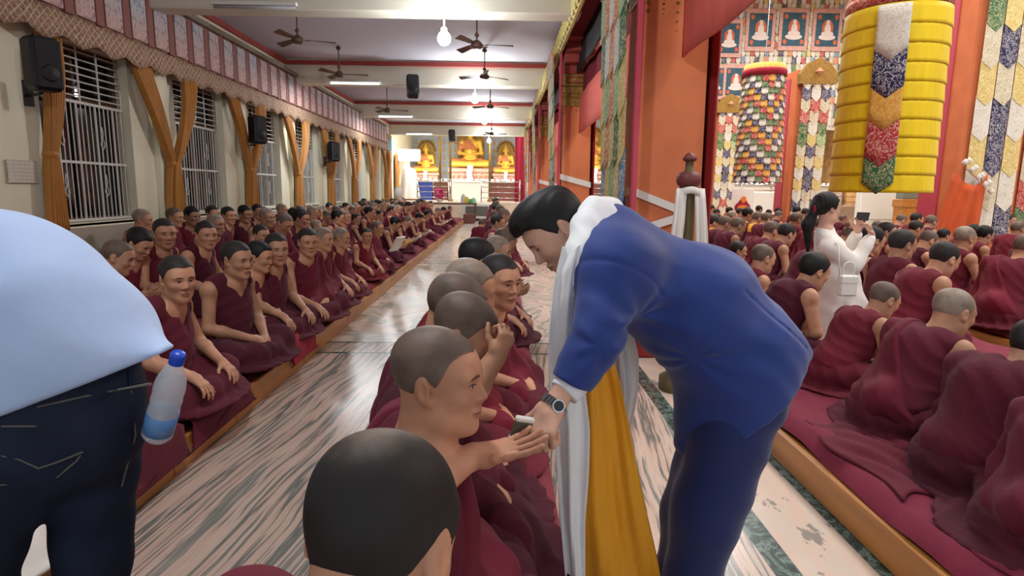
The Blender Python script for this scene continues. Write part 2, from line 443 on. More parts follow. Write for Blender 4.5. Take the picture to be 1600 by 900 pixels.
def hand(w, f, n, side, curl=.5, spread=.1, s=1.0, thumb=.6, curls=None):
    """w wrist, f towards the knuckles, n out of the back of the hand, side +1 right hand / -1 left"""
    w = np.array(w, float); f = nrm(f); n = nrm(np.array(n)-f*np.dot(n, f)); sd = np.cross(f, n)*side    # sd: away from the thumb
    p = [C(w, w+f*.03*s, .027*s, .026*s, .02)]
    L = [(.043, .026, .021), (.048, .03, .022), (.045, .028, .022), (.036, .021, .019)]
    for j in range(4):
        k = w+f*(.088-.006*abs(j-1.2))*s+sd*(j-1.5)*.0195*s
        p.append(C(w+f*.02*s+sd*(j-1.5)*.012*s, k, .0145*s, .0122*s, .014))
        d = nrm(f+sd*(j-1.5)*spread); a = 0; q = k; r = .0095*s
        cu = curls[j] if curls else curl
        for i in range(3):
            a += cu*(.9 if i == 0 else 1.15)
            dd = nrm(d*math.cos(a)-n*math.sin(a)); q2 = q+dd*L[j][i]*s
            p.append(C(q, q2, r, r*.93, .005)); q = q2; r *= .93
    b = w+f*.022*s-sd*.026*s; dd = nrm(f*.62-sd*.75-n*thumb); q = b+dd*.046*s
    p.append(C(w+f*.015*s-sd*.01*s, b, .017*s, .0165*s, .016)); p.append(C(b, q, .0155*s, .0115*s, .012)); dd = nrm(dd+f*.8-n*.2); q2 = q+dd*.032*s
    p.append(C(q, q2, .0112*s, .0102*s, .006)); p.append(C(q2, q2+nrm(dd+f*.5)*.024*s, .0102*s, .0085*s, .005))
    return p
def arm(sh, el, wr, r0=.047, k=.02):
    sh, el, wr = map(np.array, (sh, el, wr)); m = el+(wr-el)*.3
    return [C(sh, el, r0, r0*.8, k), C(el, m, r0*.8, r0*.84, k), C(m, wr, r0*.84, r0*.54, k)]
def rot(v, a, ax):
    return np.array(Matrix.Rotation(a, 3, ax) @ Vector(v))
def fold(A, fr, d, seed=0.0, w=1.6):
    d = nrm(d); e = nrm(np.cross(d, [.3, .5, .8])); g = np.cross(d, e)
    d, e, g = d.astype(f4), e.astype(f4), g.astype(f4)
    def fn(X):
        u = X@d*fr+w*np.sin(X@e*fr*.28+seed)+w*.8*np.sin(X@g*fr*.35+1.7*seed)
        v = X@d*fr*.43+w*np.sin(X@g*fr*.2-seed)
        return (A*(np.abs(np.sin(u))-.5)+A*.7*np.sin(v)).astype(f4)
    return WR(fn)
def monk_data(name, hb=.0065, hc=.010, lean=.1, yaw=0.0, pitch=.15, roll=0.0, arms='lap', over='vest', hair='stub', fat=0.0, seed=0.0, wide=1.0, robe=None, hs=1.0, skin=None, rh=None, lh=None, hsc=.9, curl=.38, curlR=None):
    """a monk seated cross-legged, facing +Y, base at the origin; returns mesh data per part and the head centre"""
    def sp(base, ln, a): return base+np.array([0, math.sin(a)*ln, math.cos(a)*ln])
    pel = np.array([0, -.02, .10]); ch = sp(pel, .29, lean); nk = sp(ch, .155, lean+.2)
    hc_ = sp(nk, .15, lean*.8+pitch*.45)+np.array([math.sin(-yaw)*.012, .025, 0])
    f = np.array([0, 1.0, 0]); f = rot(f, -pitch, 'X'); f = rot(f, yaw, 'Z'); up = rot(np.array([math.sin(roll), 0, 1.0]), -pitch, 'X'); up = rot(up, yaw, 'Z')
    HM = frame(hc_, f, up, hs)
    q = np.array([0, math.cos(lean), -math.sin(lean)])
    def T(x, y, z): return ch+np.array([x, 0, 0])+q*y+np.array([0, math.sin(lean), math.cos(lean)])*z   # torso frame
    shR, shL = T(.172*wide, -.005, .115), T(-.172*wide, -.005, .115)
    body = [G(HM, head(fat), .02), C(HM[:3, :3]@np.array([0, -.028, -.05])+hc_, nk+np.array([0, -.01, -.02]), .052+fat, .06+fat, .03)]
    body += [C(nk, shR, .05, .05, .04), C(nk, shL, .05, .05, .04), C(nk+np.array([0,0,-.03]), ch, .07, .11, .04, (1.15, .85, 1)), C(ch, pel+np.array([0, 0, .05]), .115, .12, .05, (1.15, .9, 1))]
    A = {}
    if arms == 'lap': A = dict(R=((.235, .05, .26), (.06, .235, .17), (-.8, .5, -.25), (.2, .5, .9)), L=((-.235, .05, .26), (-.05, .25, .15), (.8, .4, -.2), (-.2, .5, .9)))
    elif arms == 'knee': A = dict(R=((.26, .08, .28), (.22, .27, .20), (.1, .8, -.5), (.1, .5, .8)), L=((-.26, .06, .27), (-.12, .27, .18), (.4, .8, -.4), (0, .4, .9)))
    elif arms == 'book': A = dict(R=((.225, .10, .27), (.12, .31, .24), (-.3, .9, .15), (.8, .1, -.4)), L=((-.225, .10, .27), (-.12, .31, .24), (.3, .9, .15), (-.8, .1, -.4)))
    elif arms == 'raise': A = dict(R=((.24, .10, .28), (.10, .33, .36), (-.4, .5, .8), (.3, .8, -.2)), L=((-.235, .05, .26), (-.05, .25, .15), (.8, .4, -.2), (-.2, .5, .9)))
    elif arms == 'far': A = dict(R=((.26, .16, .22), (.25, .40, .17), (0, .9, -.4), (.1, .4, .9)), L=((-.235, .05, .26), (-.05, .25, .15), (.8, .4, -.2), (-.2, .5, .9)))
    if rh: A['R'] = rh
    if lh: A['L'] = lh
    ESH = np.array([0, shR[1]-.02, (shR[2]-.50)*.7])
    for s_, sh, key in ((1, shR, 'R'), (-1, shL, 'L')):
        el, wr, fd, nn = A[key]; el = np.array(el)+ESH; wr = np.array(wr)
        body += [E(sh, (.056, .056, .06), .035)]+arm(sh, el, wr)+hand(wr+nrm(fd)*.008, fd, nn, s_, (curlR if s_ > 0 and curlR else curl), .1, hsc)
    body += [C((.12, .02, .10), (.24, .18, .09), .055, .045), C((.24, .18, .09), (-.02, .26, .06), .045, .03), C((-.12, .02, .10), (-.24, .18, .09), .055, .045), C((-.24, .18, .09), (.02, .27, .055), .045, .03)]
    out = {'HM': HM, 'hc': hc_}
    out['body'] = sdf_data(name+'_body', body, hb, [skin or SK_MONK], HM=HM, it=1)
    # skirt of the robe over crossed legs
    sk = [E((0, -.03, .10), (.205*wide, .165, .125), .05), C((.1, 0, .1), (.275, .2, .10), .115, .095, .05), C((-.1, 0, .1), (-.275, .2, .10), .115, .095, .05),
          C((.275, .2, .09), (-.08, .31, .06), .085, .06, .05), C((-.275, .2, .09), (.08, .31, .06), .085, .06, .05), E((0, .17, .07), (.24, .15, .07), .05),
          E((0, .10, .012), (.40, .36, .03), .05), fold(.009, 36, (.6, .5, .9), seed+1, 1.5), fold(.0022, 80, (.2, .9, .4), seed+3, 1.2), PLN((0, 0, 0), (0, 0, -1), .01)]
    out['robe_skirt'] = sdf_data(name+'_skirt', sk, hc, [robe or ROBE])
    # sleeveless vest
    def torso(o, wd=1.0):
        return [E(tuple(T(0, -.005, .02)), (.172*wide*wd+o, .118+fat+o, .17+o), .05), C(T(0, .01, -.10), pel+np.array([0, .01, .05]), .135+o+fat, .145+o+fat, .06, (1.12*wide, .95, 1)),
                C(T(.06, -.01, .145), shR+np.array([-.01, 0, .012]), .062+o, .056+o, .03), C(T(-.06, -.01, .145), shL+np.array([.01, 0, .012]), .062+o, .056+o, .03)]
    vs = torso(.010)+[fold(.0055, 40, (.5, .2, .9), seed, 1.3), fold(.0015, 100, (.8, .1, .5), seed+2, 1.0)]
    xs = .172*wide+.008
    vs.append(CUT(lambda X: np.abs(X[:, 0])-f4(xs), .010))
    vs.append(NEG(C(nk+np.array([0, .0, -.015]), HM[:3, 3], .066+fat, .07, .012))); vs.append(NEG(C(nk+np.array([0, .06, .02]), T(0, .15, .02), .05, .02, .012)))
    out['vest'] = sdf_data(name+'_vest', vs, hc*.9, [VEST])
    if over in ('shawl', 'shawl2'):
        sw = torso(.022)+[C(shL, np.array(A['L'][0])+ESH, .074, .068, .04), C(np.array(A['L'][0])+ESH, (-.12, .2, .17), .068, .06, .05),
                          C((.05, -.12, .2), (.2, .08, .12), .10, .09, .06), C((-.2, .12, .17), (.16, .25, .14), .08, .06, .06), fold(.0085, 34, (.75, .1, .65), seed, .9), fold(.0022, 75, (.6, .3, .7), seed+4, .9)]
        zt = float(T(0, 0, .16)[2]); k_ = 1 if over == 'shawl' else -1
        sw.append(CUT(lambda X: ((X[:, 0]+.035-(zt-X[:, 2])*f4(.62))*f4(.8)), .012))
        sw.append(NEG(C(nk+np.array([0, .01, -.02]), HM[:3, 3], .068+fat, .072, .012)))
        out['shawl'] = sdf_data(name+'_shawl', sw, hc, [SHAWL])
    elif over == 'wrap':
        sw = torso(.026)
        for key, sh in (('R', shR), ('L', shL)):
            el = np.array(A[key][0])+ESH; sw += [C(sh, el, .078, .072, .05), C(el, np.array(A[key][1])*.75+el*.25, .07, .055, .05)]
        sw += [E((0, .12, .22), (.19, .13, .10), .06), fold(.0085, 34, (.7, .15, .65), seed, .9), fold(.0022, 75, (.5, .3, .8), seed+4, .9), NEG(C(nk+np.array([0, .015, -.015]), HM[:3, 3], .066+fat, .072, .012)), PLN((0, 0, .06), (0, 0, -1), .02)]
        out['shawl'] = sdf_data(name+'_shawl', sw, hc, [SHAWL])
    hm = {'stub': HAIR_STUB, 'grey': HAIR_GREY, 'short': HAIR_SHORT, 'black': HAIR_BLACK}[hair]
    off = {'stub': .0022, 'grey': .002, 'short': .0038, 'black': .008}[hair]
    out['hair'] = sdf_data(name+'_hair', [G(HM, hair_prims(off), .0)], min(hb, .006), [hm], it=2, fadeM=HM)
    return out
TONES = [(1, 1, 1, 1), (.88, .86, .84, 1), (1.12, 1.1, 1.08, 1), (.96, .92, .86, 1), (.78, .76, .74, 1), (1.05, 1.0, .95, 1)]
CLO = [(1, 1, 1, 1), (.8, .8, .9, 1), (1.15, .95, 1, 1), (.66, .7, .8, 1), (1.3, 1.0, .98, 1), (.9, .85, .9, 1)]
def place_monk(D, hp, rz, zs, label, group=None, tone=None, clo=None, smin_=.82, smax_=1.16, cat='monk', pid=0):
    """seat a copy so that its head centre is at hp and its base at height zs"""
    s = min(max((hp[2]-zs)/D['hc'][2], smin_), smax_)
    o = np.array(Matrix.Rotation(rz, 3, 'Z') @ Vector(D['hc'].tolist()))*s
    t = thing('seated_monk', label, cat, (hp[0]-o[0], hp[1]-o[1], zs), rz, group); t.scale = (s, s, s)
    tone = tone or TONES[rnd.randrange(len(TONES))]; clo = clo or CLO[rnd.randrange(len(CLO))]
    for k in ('body', 'robe_skirt', 'vest', 'shawl', 'hair'):
        if k in D:
            c = tone if k in ('body',) else (1, 1, 1, 1) if k == 'hair' else clo
            if k == 'shawl': c = (clo[0]*1.12, clo[1]*.95, clo[2], 1)
            obj(k, D[k], t, color=c)
    return t
ORD = 'zeroth first second third fourth fifth sixth seventh eighth ninth tenth eleventh twelfth thirteenth fourteenth fifteenth sixteenth seventeenth eighteenth nineteenth twentieth'.split()
def ordn(n):
    if n <= 20: return ORD[n]
    t = ['', '', 'twenty', 'thirty', 'forty', 'fifty'][n//10]
    return t.replace('ty', 'tieth') if n % 10 == 0 else t+'-'+ORD[n % 10]
# ------------------------------------------------------------------ the setting
def st(o, name=None): o['kind'] = 'structure'; return o
XW, ZC = -5.5, 4.7                       # left wall, aisle ceiling
BEAMS = (2.4, 9.6, 16.1, 23.2, 30.3)
PIL = (5.4, 12.35, 19.3, 26.25)          # near faces of the pillars
CREAM = mat('cream_wall', (232, 228, 202), .75, var=.05, vscale=1.5); CREAM2 = mat('cream_beam', (214, 210, 190), .75, var=.05, vscale=1.2)
CEIL = mat('ceiling_white', (206, 206, 216), .8); TRIM = mat('red_trim', (158, 62, 56), .6)
ORANGE = mat('orange_paint', (206, 118, 78), .8, spec=.2, var=.10, vscale=2.5, bump=.08, bscale=12); DEEPRED = mat('deep_red_paint', (150, 42, 40), .55)
ROSE = cloth('rose_cloth', (220, 104, 92), .3, oc=False); MAR = cloth('dark_maroon_cloth', (120, 30, 44), .4, oc=False); BLK = mat('black_cloth', (24, 20, 22), .8)
# marble floor
FLOOR = mat('marble_floor', (190, 170, 156), .22, spec=.5); b = NB(FLOOR)
tc = b.coord('Object'); x, y, z = b.sep(tc)
wob = b.noise(b.coord('Object', (.5, .9, 1)), 1.0, 2).outputs[0]
cb = b.N.new('ShaderNodeCombineXYZ'); b._in(cb.inputs[0], b.m('ADD', b.m('MULTIPLY_ADD', y, -.115, x), b.m('MULTIPLY', wob, .16))); b._in(cb.inputs[1], b.m('MULTIPLY', y, .035)); tc2 = cb.outputs[0]; n1 = b.noise(tc2, 6.0, 6, .62).outputs[0]; n1b = b.noise(tc2, 19, 3, .5).outputs[0]
near = b.ramp(b.m('ADD', b.m('MULTIPLY', n1, .8), b.m('MULTIPLY', n1b, .2)), [(.30, (110, 112, 106)), (.385, (150, 142, 132)), (.41, (196, 168, 150)), (.455, (204, 176, 160)), (.475, (104, 108, 102)), (.492, (120, 122, 116)), (.505, (196, 168, 152)), (.55, (204, 182, 166)), (.572, (112, 116, 110)), (.60, (150, 146, 138)), (.62, (198, 174, 158)), (.66, (186, 166, 152)), (.68, (120, 122, 116)), (.72, (190, 168, 152))])
tc3 = b.coord('Object', (1.0, .55, 1), (0, 0, .5)); n2 = b.noise(tc3, 1.5, 4, .5, 1.6).outputs[0]
far = b.ramp(n2, [(.28, (150, 156, 146)), (.42, (206, 196, 182)), (.47, (150, 154, 144)), (.50, (212, 196, 182)), (.56, (206, 186, 170)), (.60, (164, 166, 156)), (.70, (214, 206, 196))])
col = b.mix(b.step(y, 5.86, 5.88), near, far)
xs_, ys_ = b.m('MODULO', b.m('ADD', y, 100.0), 1.2), 0
def band(v, a, c): return b.m('MULTIPLY', b.step(v, a-.004, a+.004), b.m('SUBTRACT', 1.0, b.step(v, c-.004, c+.004)))
lf = b.ramp(b.m('ADD', b.m('MULTIPLY', n1, .6), b.m('MULTIPLY', b.noise(b.coord('Object', (1.3, .5, 1)), 6, 5, .6).outputs[0], .4)), [(.3, (150, 146, 138)), (.45, (206, 192, 176)), (.55, (214, 186, 168)), (.7, (204, 196, 182))])
patch = b.step(b.noise(b.coord('Object', (3.2, 1.6, 1)), 2.6, 6, .65).outputs[0], .58, .62)
lf = b.mix(b.m('MULTIPLY', patch, .75), lf, lin((112, 112, 108)))
col = b.mix(band(x, 1.21, 1.52), col, lf)
gn = b.noise(b.coord('Object', (1, 1, 1), (0, 0, .7)), 9, 6, .7, 2.5).outputs[0]
green = b.ramp(gn, [(.35, (34, 54, 50)), (.5, (52, 76, 70)), (.57, (120, 140, 132)), (.62, (46, 66, 62))])
gm = b.m('MAXIMUM', band(x, 1.10, 1.21), band(x, 1.52, 1.60))
for yy in PIL[:3]:
    gm = b.m('MAXIMUM', gm, b.m('MULTIPLY', b.m('MAXIMUM', band(y, yy+.05, yy+.10), band(y, yy+.44, yy+.49)), b.m('SUBTRACT', 1.0, b.step(x, 1.1, 1.12))))
b.base(b.mix(gm, col, green))
mb = MB(); mb.box((-7, -4, -.12), (22, 40, 0)); st(mb.obj('floor', [FLOOR]))
# aisle ceiling with beams and red cornices
mb = MB(); mb.box((XW-.3, -3, ZC), (1.2, 30.7, ZC+.15)); st(mb.obj('ceiling', [CEIL]))
for i, y0 in enumerate(BEAMS):
    mb = MB(); mb.box((XW, y0, 4.1), (1.16, y0+.4, ZC+.02), 0, .02); o = mb.obj('trim_%d' % (i+1), [CREAM2]); st(o)
mb = MB()
for i, y0 in enumerate(BEAMS):
    mb.box((XW, y0-.07, 4.56), (1.16, y0, 4.66)); mb.box((XW, y0+.4, 4.56), (1.16, y0+.47, 4.66))
    ya = y0+.47; yb = BEAMS[i+1]-.07 if i < 4 else y0+.5
    if i < 4: mb.box((XW, ya, 4.56), (XW+.07, yb, 4.66)); mb.box((1.09, ya, 4.56), (1.16, yb, 4.66))
st(mb.obj('trim_6', [TRIM]))
# left wall with window openings
WIN = [7.55+3.05*i for i in range(7)]; WW = 1.8
mb = MB()
ys = -3.0
for w0 in WIN+[None]:
    y1 = w0 if w0 is not None else 38.0
    mb.box((XW-.35, ys, 0), (XW, y1, ZC+.1))
    if w0 is not None:
        mb.box((XW-.35, w0, 0), (XW, w0+WW, 1.0)); mb.box((XW-.35, w0, 3.3), (XW, w0+WW, ZC+.1)); ys = w0+WW
st(mb.obj('wall_left', [CREAM]))
mb = MB()                                             # shallow pilasters between the windows
for w0 in WIN: mb.box((XW, w0+WW+.55, 0), (XW+.10, w0+WW+.9, 3.3), 0, .01)
st(mb.obj('trim_7', [CREAM]))
mb = MB(); mb.box((XW, -3, 0), (XW+.03, 38, .95)); st(mb.obj('baseboard_left', [mat('dado_paint', (170, 158, 140), .6)]))
mb = MB(); mb.box((-7, 38, 0), (22, 38.3, 11)); 
SHELF = mat('statue_shelves', (120, 140, 170), .6); b = NB(SHELF); tc = b.coord('Object'); x, y, z = b.sep(tc)
cxn = b.m('ABSOLUTE', b.m('SUBTRACT', b.m('FRACT', b.m('DIVIDE', x, .34)), .5)); czn = b.m('FRACT', b.m('DIVIDE', z, .46))
sh = b.m('LESS_THAN', b.m('ADD', b.m('MULTIPLY', cxn, 2.2), b.m('ABSOLUTE', b.m('SUBTRACT', czn, .38))), .52)
edge = b.m('MAXIMUM', b.m('GREATER_THAN', cxn, .44), b.m('LESS_THAN', czn, .10))
cc = b.mix(b.noise(tc, .7, 3).outputs[0], lin((140, 160, 182)), lin((192, 204, 212)))
cc = b.mix(sh, cc, lin((206, 164, 84))); cc = b.mix(edge, cc, lin((196, 190, 176))); b.base(cc)
st(mb.obj('wall_back', [SHELF]))
mb = MB(); mb.box((19.5, -4, 0), (19.8, 38, 11)); st(mb.obj('wall_right', [mat('nave_side_wall', (196, 150, 96), .7, var=.3, vscale=3)]))
mb = MB(); mb.box((1.1, -3, 9.8), (19.8, 38.3, 10)); mb.box((XW-.3, 30.7, 7.5), (1.2, 38.3, 7.7)); st(mb.obj('ceiling_nave', [CEIL]))
mb = MB(); mb.box((1.15, -3, 4.35), (1.75, 30.7, 9.8)); st(mb.obj('wall_arcade', [CREAM2])) 
mb = MB(); mb.box((XW, 30.3, ZC), (1.15, 30.7, 7.6)); st(mb.obj('wall_end', [CREAM2]))
# raised altar stage
SCR = mat('screen_brocade', (214, 204, 184), .75, spec=.2); b = NB(SCR); tc = b.coord('Object')
vc = b.voro(b.coord('Object', (1, 1, .6)), 5.5); nz = b.noise(tc, 16, 4, .6, 1.0).outputs[0]
b.base(b.mix(b.step(nz, .45, .52), b.ramp(b.sep(vc.outputs['Color'])[0], [(0, (222, 214, 196)), (.3, (196, 170, 120)), (.42, (226, 218, 206)), (.6, (170, 60, 60)), (.68, (216, 206, 188)), (.8, (60, 100, 90)), (.88, (40, 40, 90)), (.94, (224, 216, 200))], True), lin((222, 214, 200))))
mb = MB(); mb.box((8.2, 27.5, 4.3), (19.5, 27.65, 9.8)); st(mb.obj('wall_nave_screen', [SCR]))
MARB = mat('stage_marble', (196, 176, 156), .35, var=.15, vscale=2)
mb = MB(); mb.box((XW+.03, 30.9, 0), (19.5, 38, .9), 0, .03); st(mb.obj('floor_stage', [MARB]))
mb = MB(); mb.box((XW+.03, 35.4, .88), (19.5, 38, 1.93), 0, .02); st(mb.obj('floor_altar', [MARB]))
# windows: dark panes behind white grilles
PANE = mat('night_glass', (16, 16, 18), .08, spec=.7); GRILL = mat('white_grille', (206, 204, 196), .5)
WOODW = mat('window_wood', (92, 66, 48), .6)
for i, w0 in enumerate(WIN):
    t = thing('window_%d' % (i+1), None, None, (XW-.22, w0, 1.0)); st(t)
    mb = MB(); mb.box((-.05, 0, 0), (-.03, WW, 2.3)); mb.obj('pane', [PANE], t)
    mb = MB()
    for (a, c) in (((-.03, 0, 0), (.03, .07, 2.3)), ((-.03, WW-.07, 0), (.03, WW, 2.3)), ((-.03, .07, 2.22), (.03, WW-.07, 2.3)), ((-.03, .07, 0), (.03, WW-.07, .07)), ((-.03, .07, 1.56), (.03, WW-.07, 1.66)), ((-.03, .88, .07), (.03, .92, 2.22))): mb.box(a, c)
    mb.obj('window_frame', [WOODW], t)
    mb = MB()
    n = 19
    for k in range(n):
        yk = .05+(WW-.1)*k/(n-1); mb.tube([(.10, yk, .02), (.10, yk, 1.58)], .009 if k % 4 else .016, 6)
    for zz in (.02, .78, 1.56): mb.box((.085, .02, zz), (.115, WW-.02, zz+.035))
    for k in range(7): mb.tube([(.10, .02, 1.66+.095*k), (.10, WW-.02, 1.66+.095*k)], .011, 6)
    for yk in (.02, .5, .9, 1.3, WW-.02): mb.tube([(.10, yk, 1.58), (.10, yk, 2.3)], .013, 6)
    for yk in (.5, 1.3):                       # scroll ornaments worked into the grille
        for zz in (.35, 1.0):
            for s in (-1, 1):
                pts = [(.10, yk+s*.05*math.sin(a*1.0)*(1-a/7), zz+.30*a/6.3) for a in np.linspace(0, 6.3, 14)]; mb.tube(pts, .008, 5)
    mb.obj('grille', [GRILL], t)
    mb = MB(); mb.box((-.12, 0, -.03), (.22, WW, .01)); mb.obj('window_sill', [CREAM], t)
# pillars with gilt capitals and stepped red brackets
SASH = mat('white_sash', (222, 214, 206), .8)
def pillar(name, label, x0, y0, wx, wy, top, corb=True, group=None):
    t = thing(name, label, 'pillar', (x0, y0, 0), 0, group)
    mb = MB()
    for k in range(1):
        a = .03
        V = [(0, 0, 0), (wx, 0, 0), (wx, wy, 0), (0, wy, 0), (a, 0, top), (wx-a, 0, top), (wx-a, wy, top), (a, wy, top)]
        mb.add(V, [(0,3,2,1),(4,5,6,7),(0,1,5,4),(1,2,6,5),(2,3,7,6),(3,0,4,7)])
    mb.obj('shaft', [ORANGE], t)
    mb = MB(); mb.box((-.01, -.04, 0), (wx+.01, wy+.04, .22), 0, .02); mb.obj('plinth', [DEEPRED], t)
    if corb:
        mb = MB(); z0 = top-.95
        mb.box((-.02, -.03, z0+.72), (wx+.02, wy+.02, z0+.95), 0, .01); mb.box((.06, -.045, z0+.77), (wx-.06, -.03, z0+.90), 1); mb.box((.10, -.05, z0+.80), (wx-.10, -.044, z0+.87), 0)
        mb.box((-.01, -.02, z0+.58), (wx+.01, wy+.01, z0+.72), 0, .02); mb.box((0, -.012, z0+.34), (wx, wy, z0+.58), 0, .01); mb.box((-.015, -.025, z0+.50), (wx+.015, wy, z0+.54), 0, .01)
        for k in range(5):                      # drop ornaments
            cx = wx*(k+.5)/5; h = (.12, .2, .36, .2, .12)[k]
            for q in range(5):
                r = .024*(1-q*.15); mb.lathe([(0, -r), (r, 0), (0, r)], (cx, .002, z0+.34-h*q/5), 8)
        for s in range(2):
            for k in range(3): mb.lathe([(0, -.035), (.02, 0), (0, .035)], (wx*(.08+.84*s), .002, z0+.34-.07*k), 8)
        mb.obj('gilt_capital', [GOLDP, DEEPRED], t)
        mb = MB()
        for k in range(4): mb.box((-.0, -.06-.26*k, top+.16*k), (wx+.02, wy+.06+.26*k, top+.16*(k+1)), 0, .015)
        mb.obj('stepped_bracket', [TRIM], t)
    return t
PL = ['nearest orange pillar, behind the bowing man in the blue suit', 'second orange pillar down the side of the aisle, with gilt capital', 'third orange pillar along the aisle, part hidden by the second', 'last and farthest orange pillar of the aisle row']
PX0 = (1.16, 1.16, 1.16, 1.16)
for i, y0 in enumerate(PIL): pillar('orange_pillar', PL[i], 1.16, y0, .60, .60, 3.75, True, 'orange pillars along the aisle')
mb = MB(); mb.box((1.10, -3, 4.30), (1.80, 30.6, 4.42), 0, .02); st(mb.obj('trim_8', [MAR]))
FRZ = mat('yellow_frieze', (196, 180, 108), .6, bump=.6, bscale=26, var=.3, vscale=22)
mb = MB(); mb.box((1.02, -3, 4.06), (1.12, 30.3, 4.40), 0, .03)
for k in range(110): mb.box((.99, -2.9+.3*k, 4.06), (1.03, -2.75+.3*k, 4.36), 0, .02)
st(mb.obj('trim_9', [FRZ]))
# sashes round the pillars
def sash(label, pts, w, x):
    mb = MB()
    for k in range(len(pts)-1):
        a, c = pts[k], pts[k+1]
        mb.add([(a[0], a[1], a[2]-w/2), (c[0], c[1], c[2]-w/2), (c[0], c[1], c[2]+w/2), (a[0], a[1], a[2]+w/2)], [(0, 1, 2, 3)])
    o = mb.obj('white_ribbon', [SASH], solid=.012); prop(o, label, 'ribbon', 'white ribbons tied round pillars')
y0 = PIL[0]-.012
sash('long white ribbon crossing in a V on the nearest orange pillar', [(1.15, y0+.3, 1.50), (1.15, y0, 1.50), (1.60, y0-.015, 1.33), (1.62, y0-.015, 1.30), (1.22, y0-.02, 1.17), (1.15, y0-.02, 1.15)], .07, 0)
sash('narrow white ribbon across the second orange pillar', [(1.148, PIL[1]+.3, 1.80), (1.148, PIL[1]-.012, 1.78), (1.77, PIL[1]-.012, 1.62)], .11, 0)
sash('narrow white ribbon across the third orange pillar', [(1.148, PIL[2]+.3, 1.80), (1.148, PIL[2]-.012, 1.78), (1.77, PIL[2]-.012, 1.64)], .12, 0)
# pleated drapes under the arcade beam
def drape(name, label, x, y0, y1, z0, z1, m, amp=.04, n=60, sag=0.0, sol=.015, cat='drape', group=None):
    mb = MB(); ph = rnd.random()*6
    def fn(u, v):
        y = y0+(y1-y0)*u; z = z1+(z0+sag*math.sin(u*PI*3)*.3-z1)*v
        return (x+amp*math.sin(u*n*.9+ph)*(.3+.7*v)+amp*.6*math.sin(u*n*.37), y, z)
    mb.grid(fn, n*3, 4); o = mb.obj(name, [m], smooth=True, solid=sol); prop(o, label, cat, group)
names = ['nearest', 'second', 'third', 'fourth']
spans = [(-2, 5.35), (6.1, 12.3), (13.0, 19.2), (20.0, 26.2)]
for i, (a, c) in enumerate(spans):
    drape('pelmet_drape', 'rose red cloth drape, lowest layer over the %s arcade opening' % names[i], 1.50, a, c, 2.62, 3.35, ROSE, .012, 40, .02, group='rose drapes over the openings')
    drape('pelmet_drape', 'dark maroon cloth drape above the rose drape in the %s arcade opening' % names[i], 1.58, a, c, 3.2, 3.85, MAR, .03, 50, group='maroon drapes over the openings')
    drape('pelmet_drape', 'black cloth band topping the drapes of the %s arcade opening' % names[i], 1.44, a, c, 3.75, 4.3, BLK, .01, 30, group='black bands over the openings')
# ------------------------------------------------------------------ brocades, banners, valance
def brocade_mat(name, a, c, sc=22, th=.5):
    m = mat(name, a, .7, spec=.3, sheen=.1); b = NB(m); tc = b.coord('Object')
    n = b.noise(tc, sc*.55, 3, .55, 1.4).outputs[0]; fr = b.m('ABSOLUTE', b.m('SUBTRACT', b.m('FRACT', b.m('MULTIPLY', n, 5.0)), .5))
    k = b.m('MULTIPLY', b.step(fr, .30, .36), .85)
    col = b.mix(k, lin(a), lin(c)); b.base(col); b.bump(n, .25); return m
BR = {'cream': brocade_mat('cream_brocade', (214, 206, 184), (176, 160, 118)), 'gold': brocade_mat('gold_brocade', (204, 178, 104), (232, 218, 170)),
      'green': brocade_mat('green_brocade', (50, 104, 70), (196, 184, 138)), 'red': brocade_mat('red_brocade', (176, 46, 54), (222, 186, 164)),
      'navy': brocade_mat('navy_brocade', (34, 34, 72), (190, 184, 190)), 'white': brocade_mat('white_brocade', (222, 218, 208), (196, 186, 166)),
      'blue': brocade_mat('blue_brocade', (96, 128, 168), (216, 210, 190)), 'coral': brocade_mat('coral_brocade', (206, 120, 86), (226, 204, 160)),
      'mint': brocade_mat('mint_brocade', (140, 176, 128), (216, 210, 160)), 'ochre': brocade_mat('ochre_brocade', (216, 156, 62), (230, 190, 110))}
BK = list(BR); BM = [BR[k] for k in BK]
def bi(k): return BK.index(k)
def tongues(mb, o, u, nrmv, width, height, tiers, cols, pal, tip=.10, lap=.35, bulge=.02, skew=0.0):
    """tiers of pointed brocade tongues hanging from o; u along the width, nrmv outwards"""
    o, u, nv = np.array(o, float), np.array(u, float), np.array(nrmv, float); dn = np.array([0, 0, -1.0])
    for t in range(tiers-1, -1, -1):
        h = height/tiers; z0 = t*h-(lap*h if t else 0); z1 = (t+1)*h
        for c in range(cols):
            w = width/cols; a = o+u*(w*c)+nv*(.012*(tiers-t)); k = pal[t % len(pal)]; k = k[c % len(k)]
            e = .03*w; m = w/2
            base = [a+u*e+dn*z0, a+u*m+dn*z0+nv*bulge, a+u*(w-e)+dn*z0, a+u*(w-e)+dn*(z1-tip), a+u*m+dn*z1+nv*bulge, a+u*e+dn*(z1-tip), a+u*m+dn*(z1-tip)+nv*bulge]
            mb.add(base, [(0, 5, 6, 1), (1, 6, 3, 2), (5, 4, 6), (6, 4, 3)], bi(k))
PAL1 = [['blue', 'white', 'ochre', 'white'], ['coral', 'white', 'blue', 'white'], ['mint', 'coral', 'white', 'coral'], ['green', 'white', 'coral', 'white'], ['gold', 'mint', 'coral', 'mint'], ['gold', 'green', 'gold', 'coral'], ['blue', 'gold', 'mint', 'gold'], ['navy', 'gold', 'green', 'gold'], ['blue', 'gold', 'mint', 'gold'], ['cream', 'navy', 'gold', 'white']]
RS = mat('rose_border', (190, 70, 88), .7)
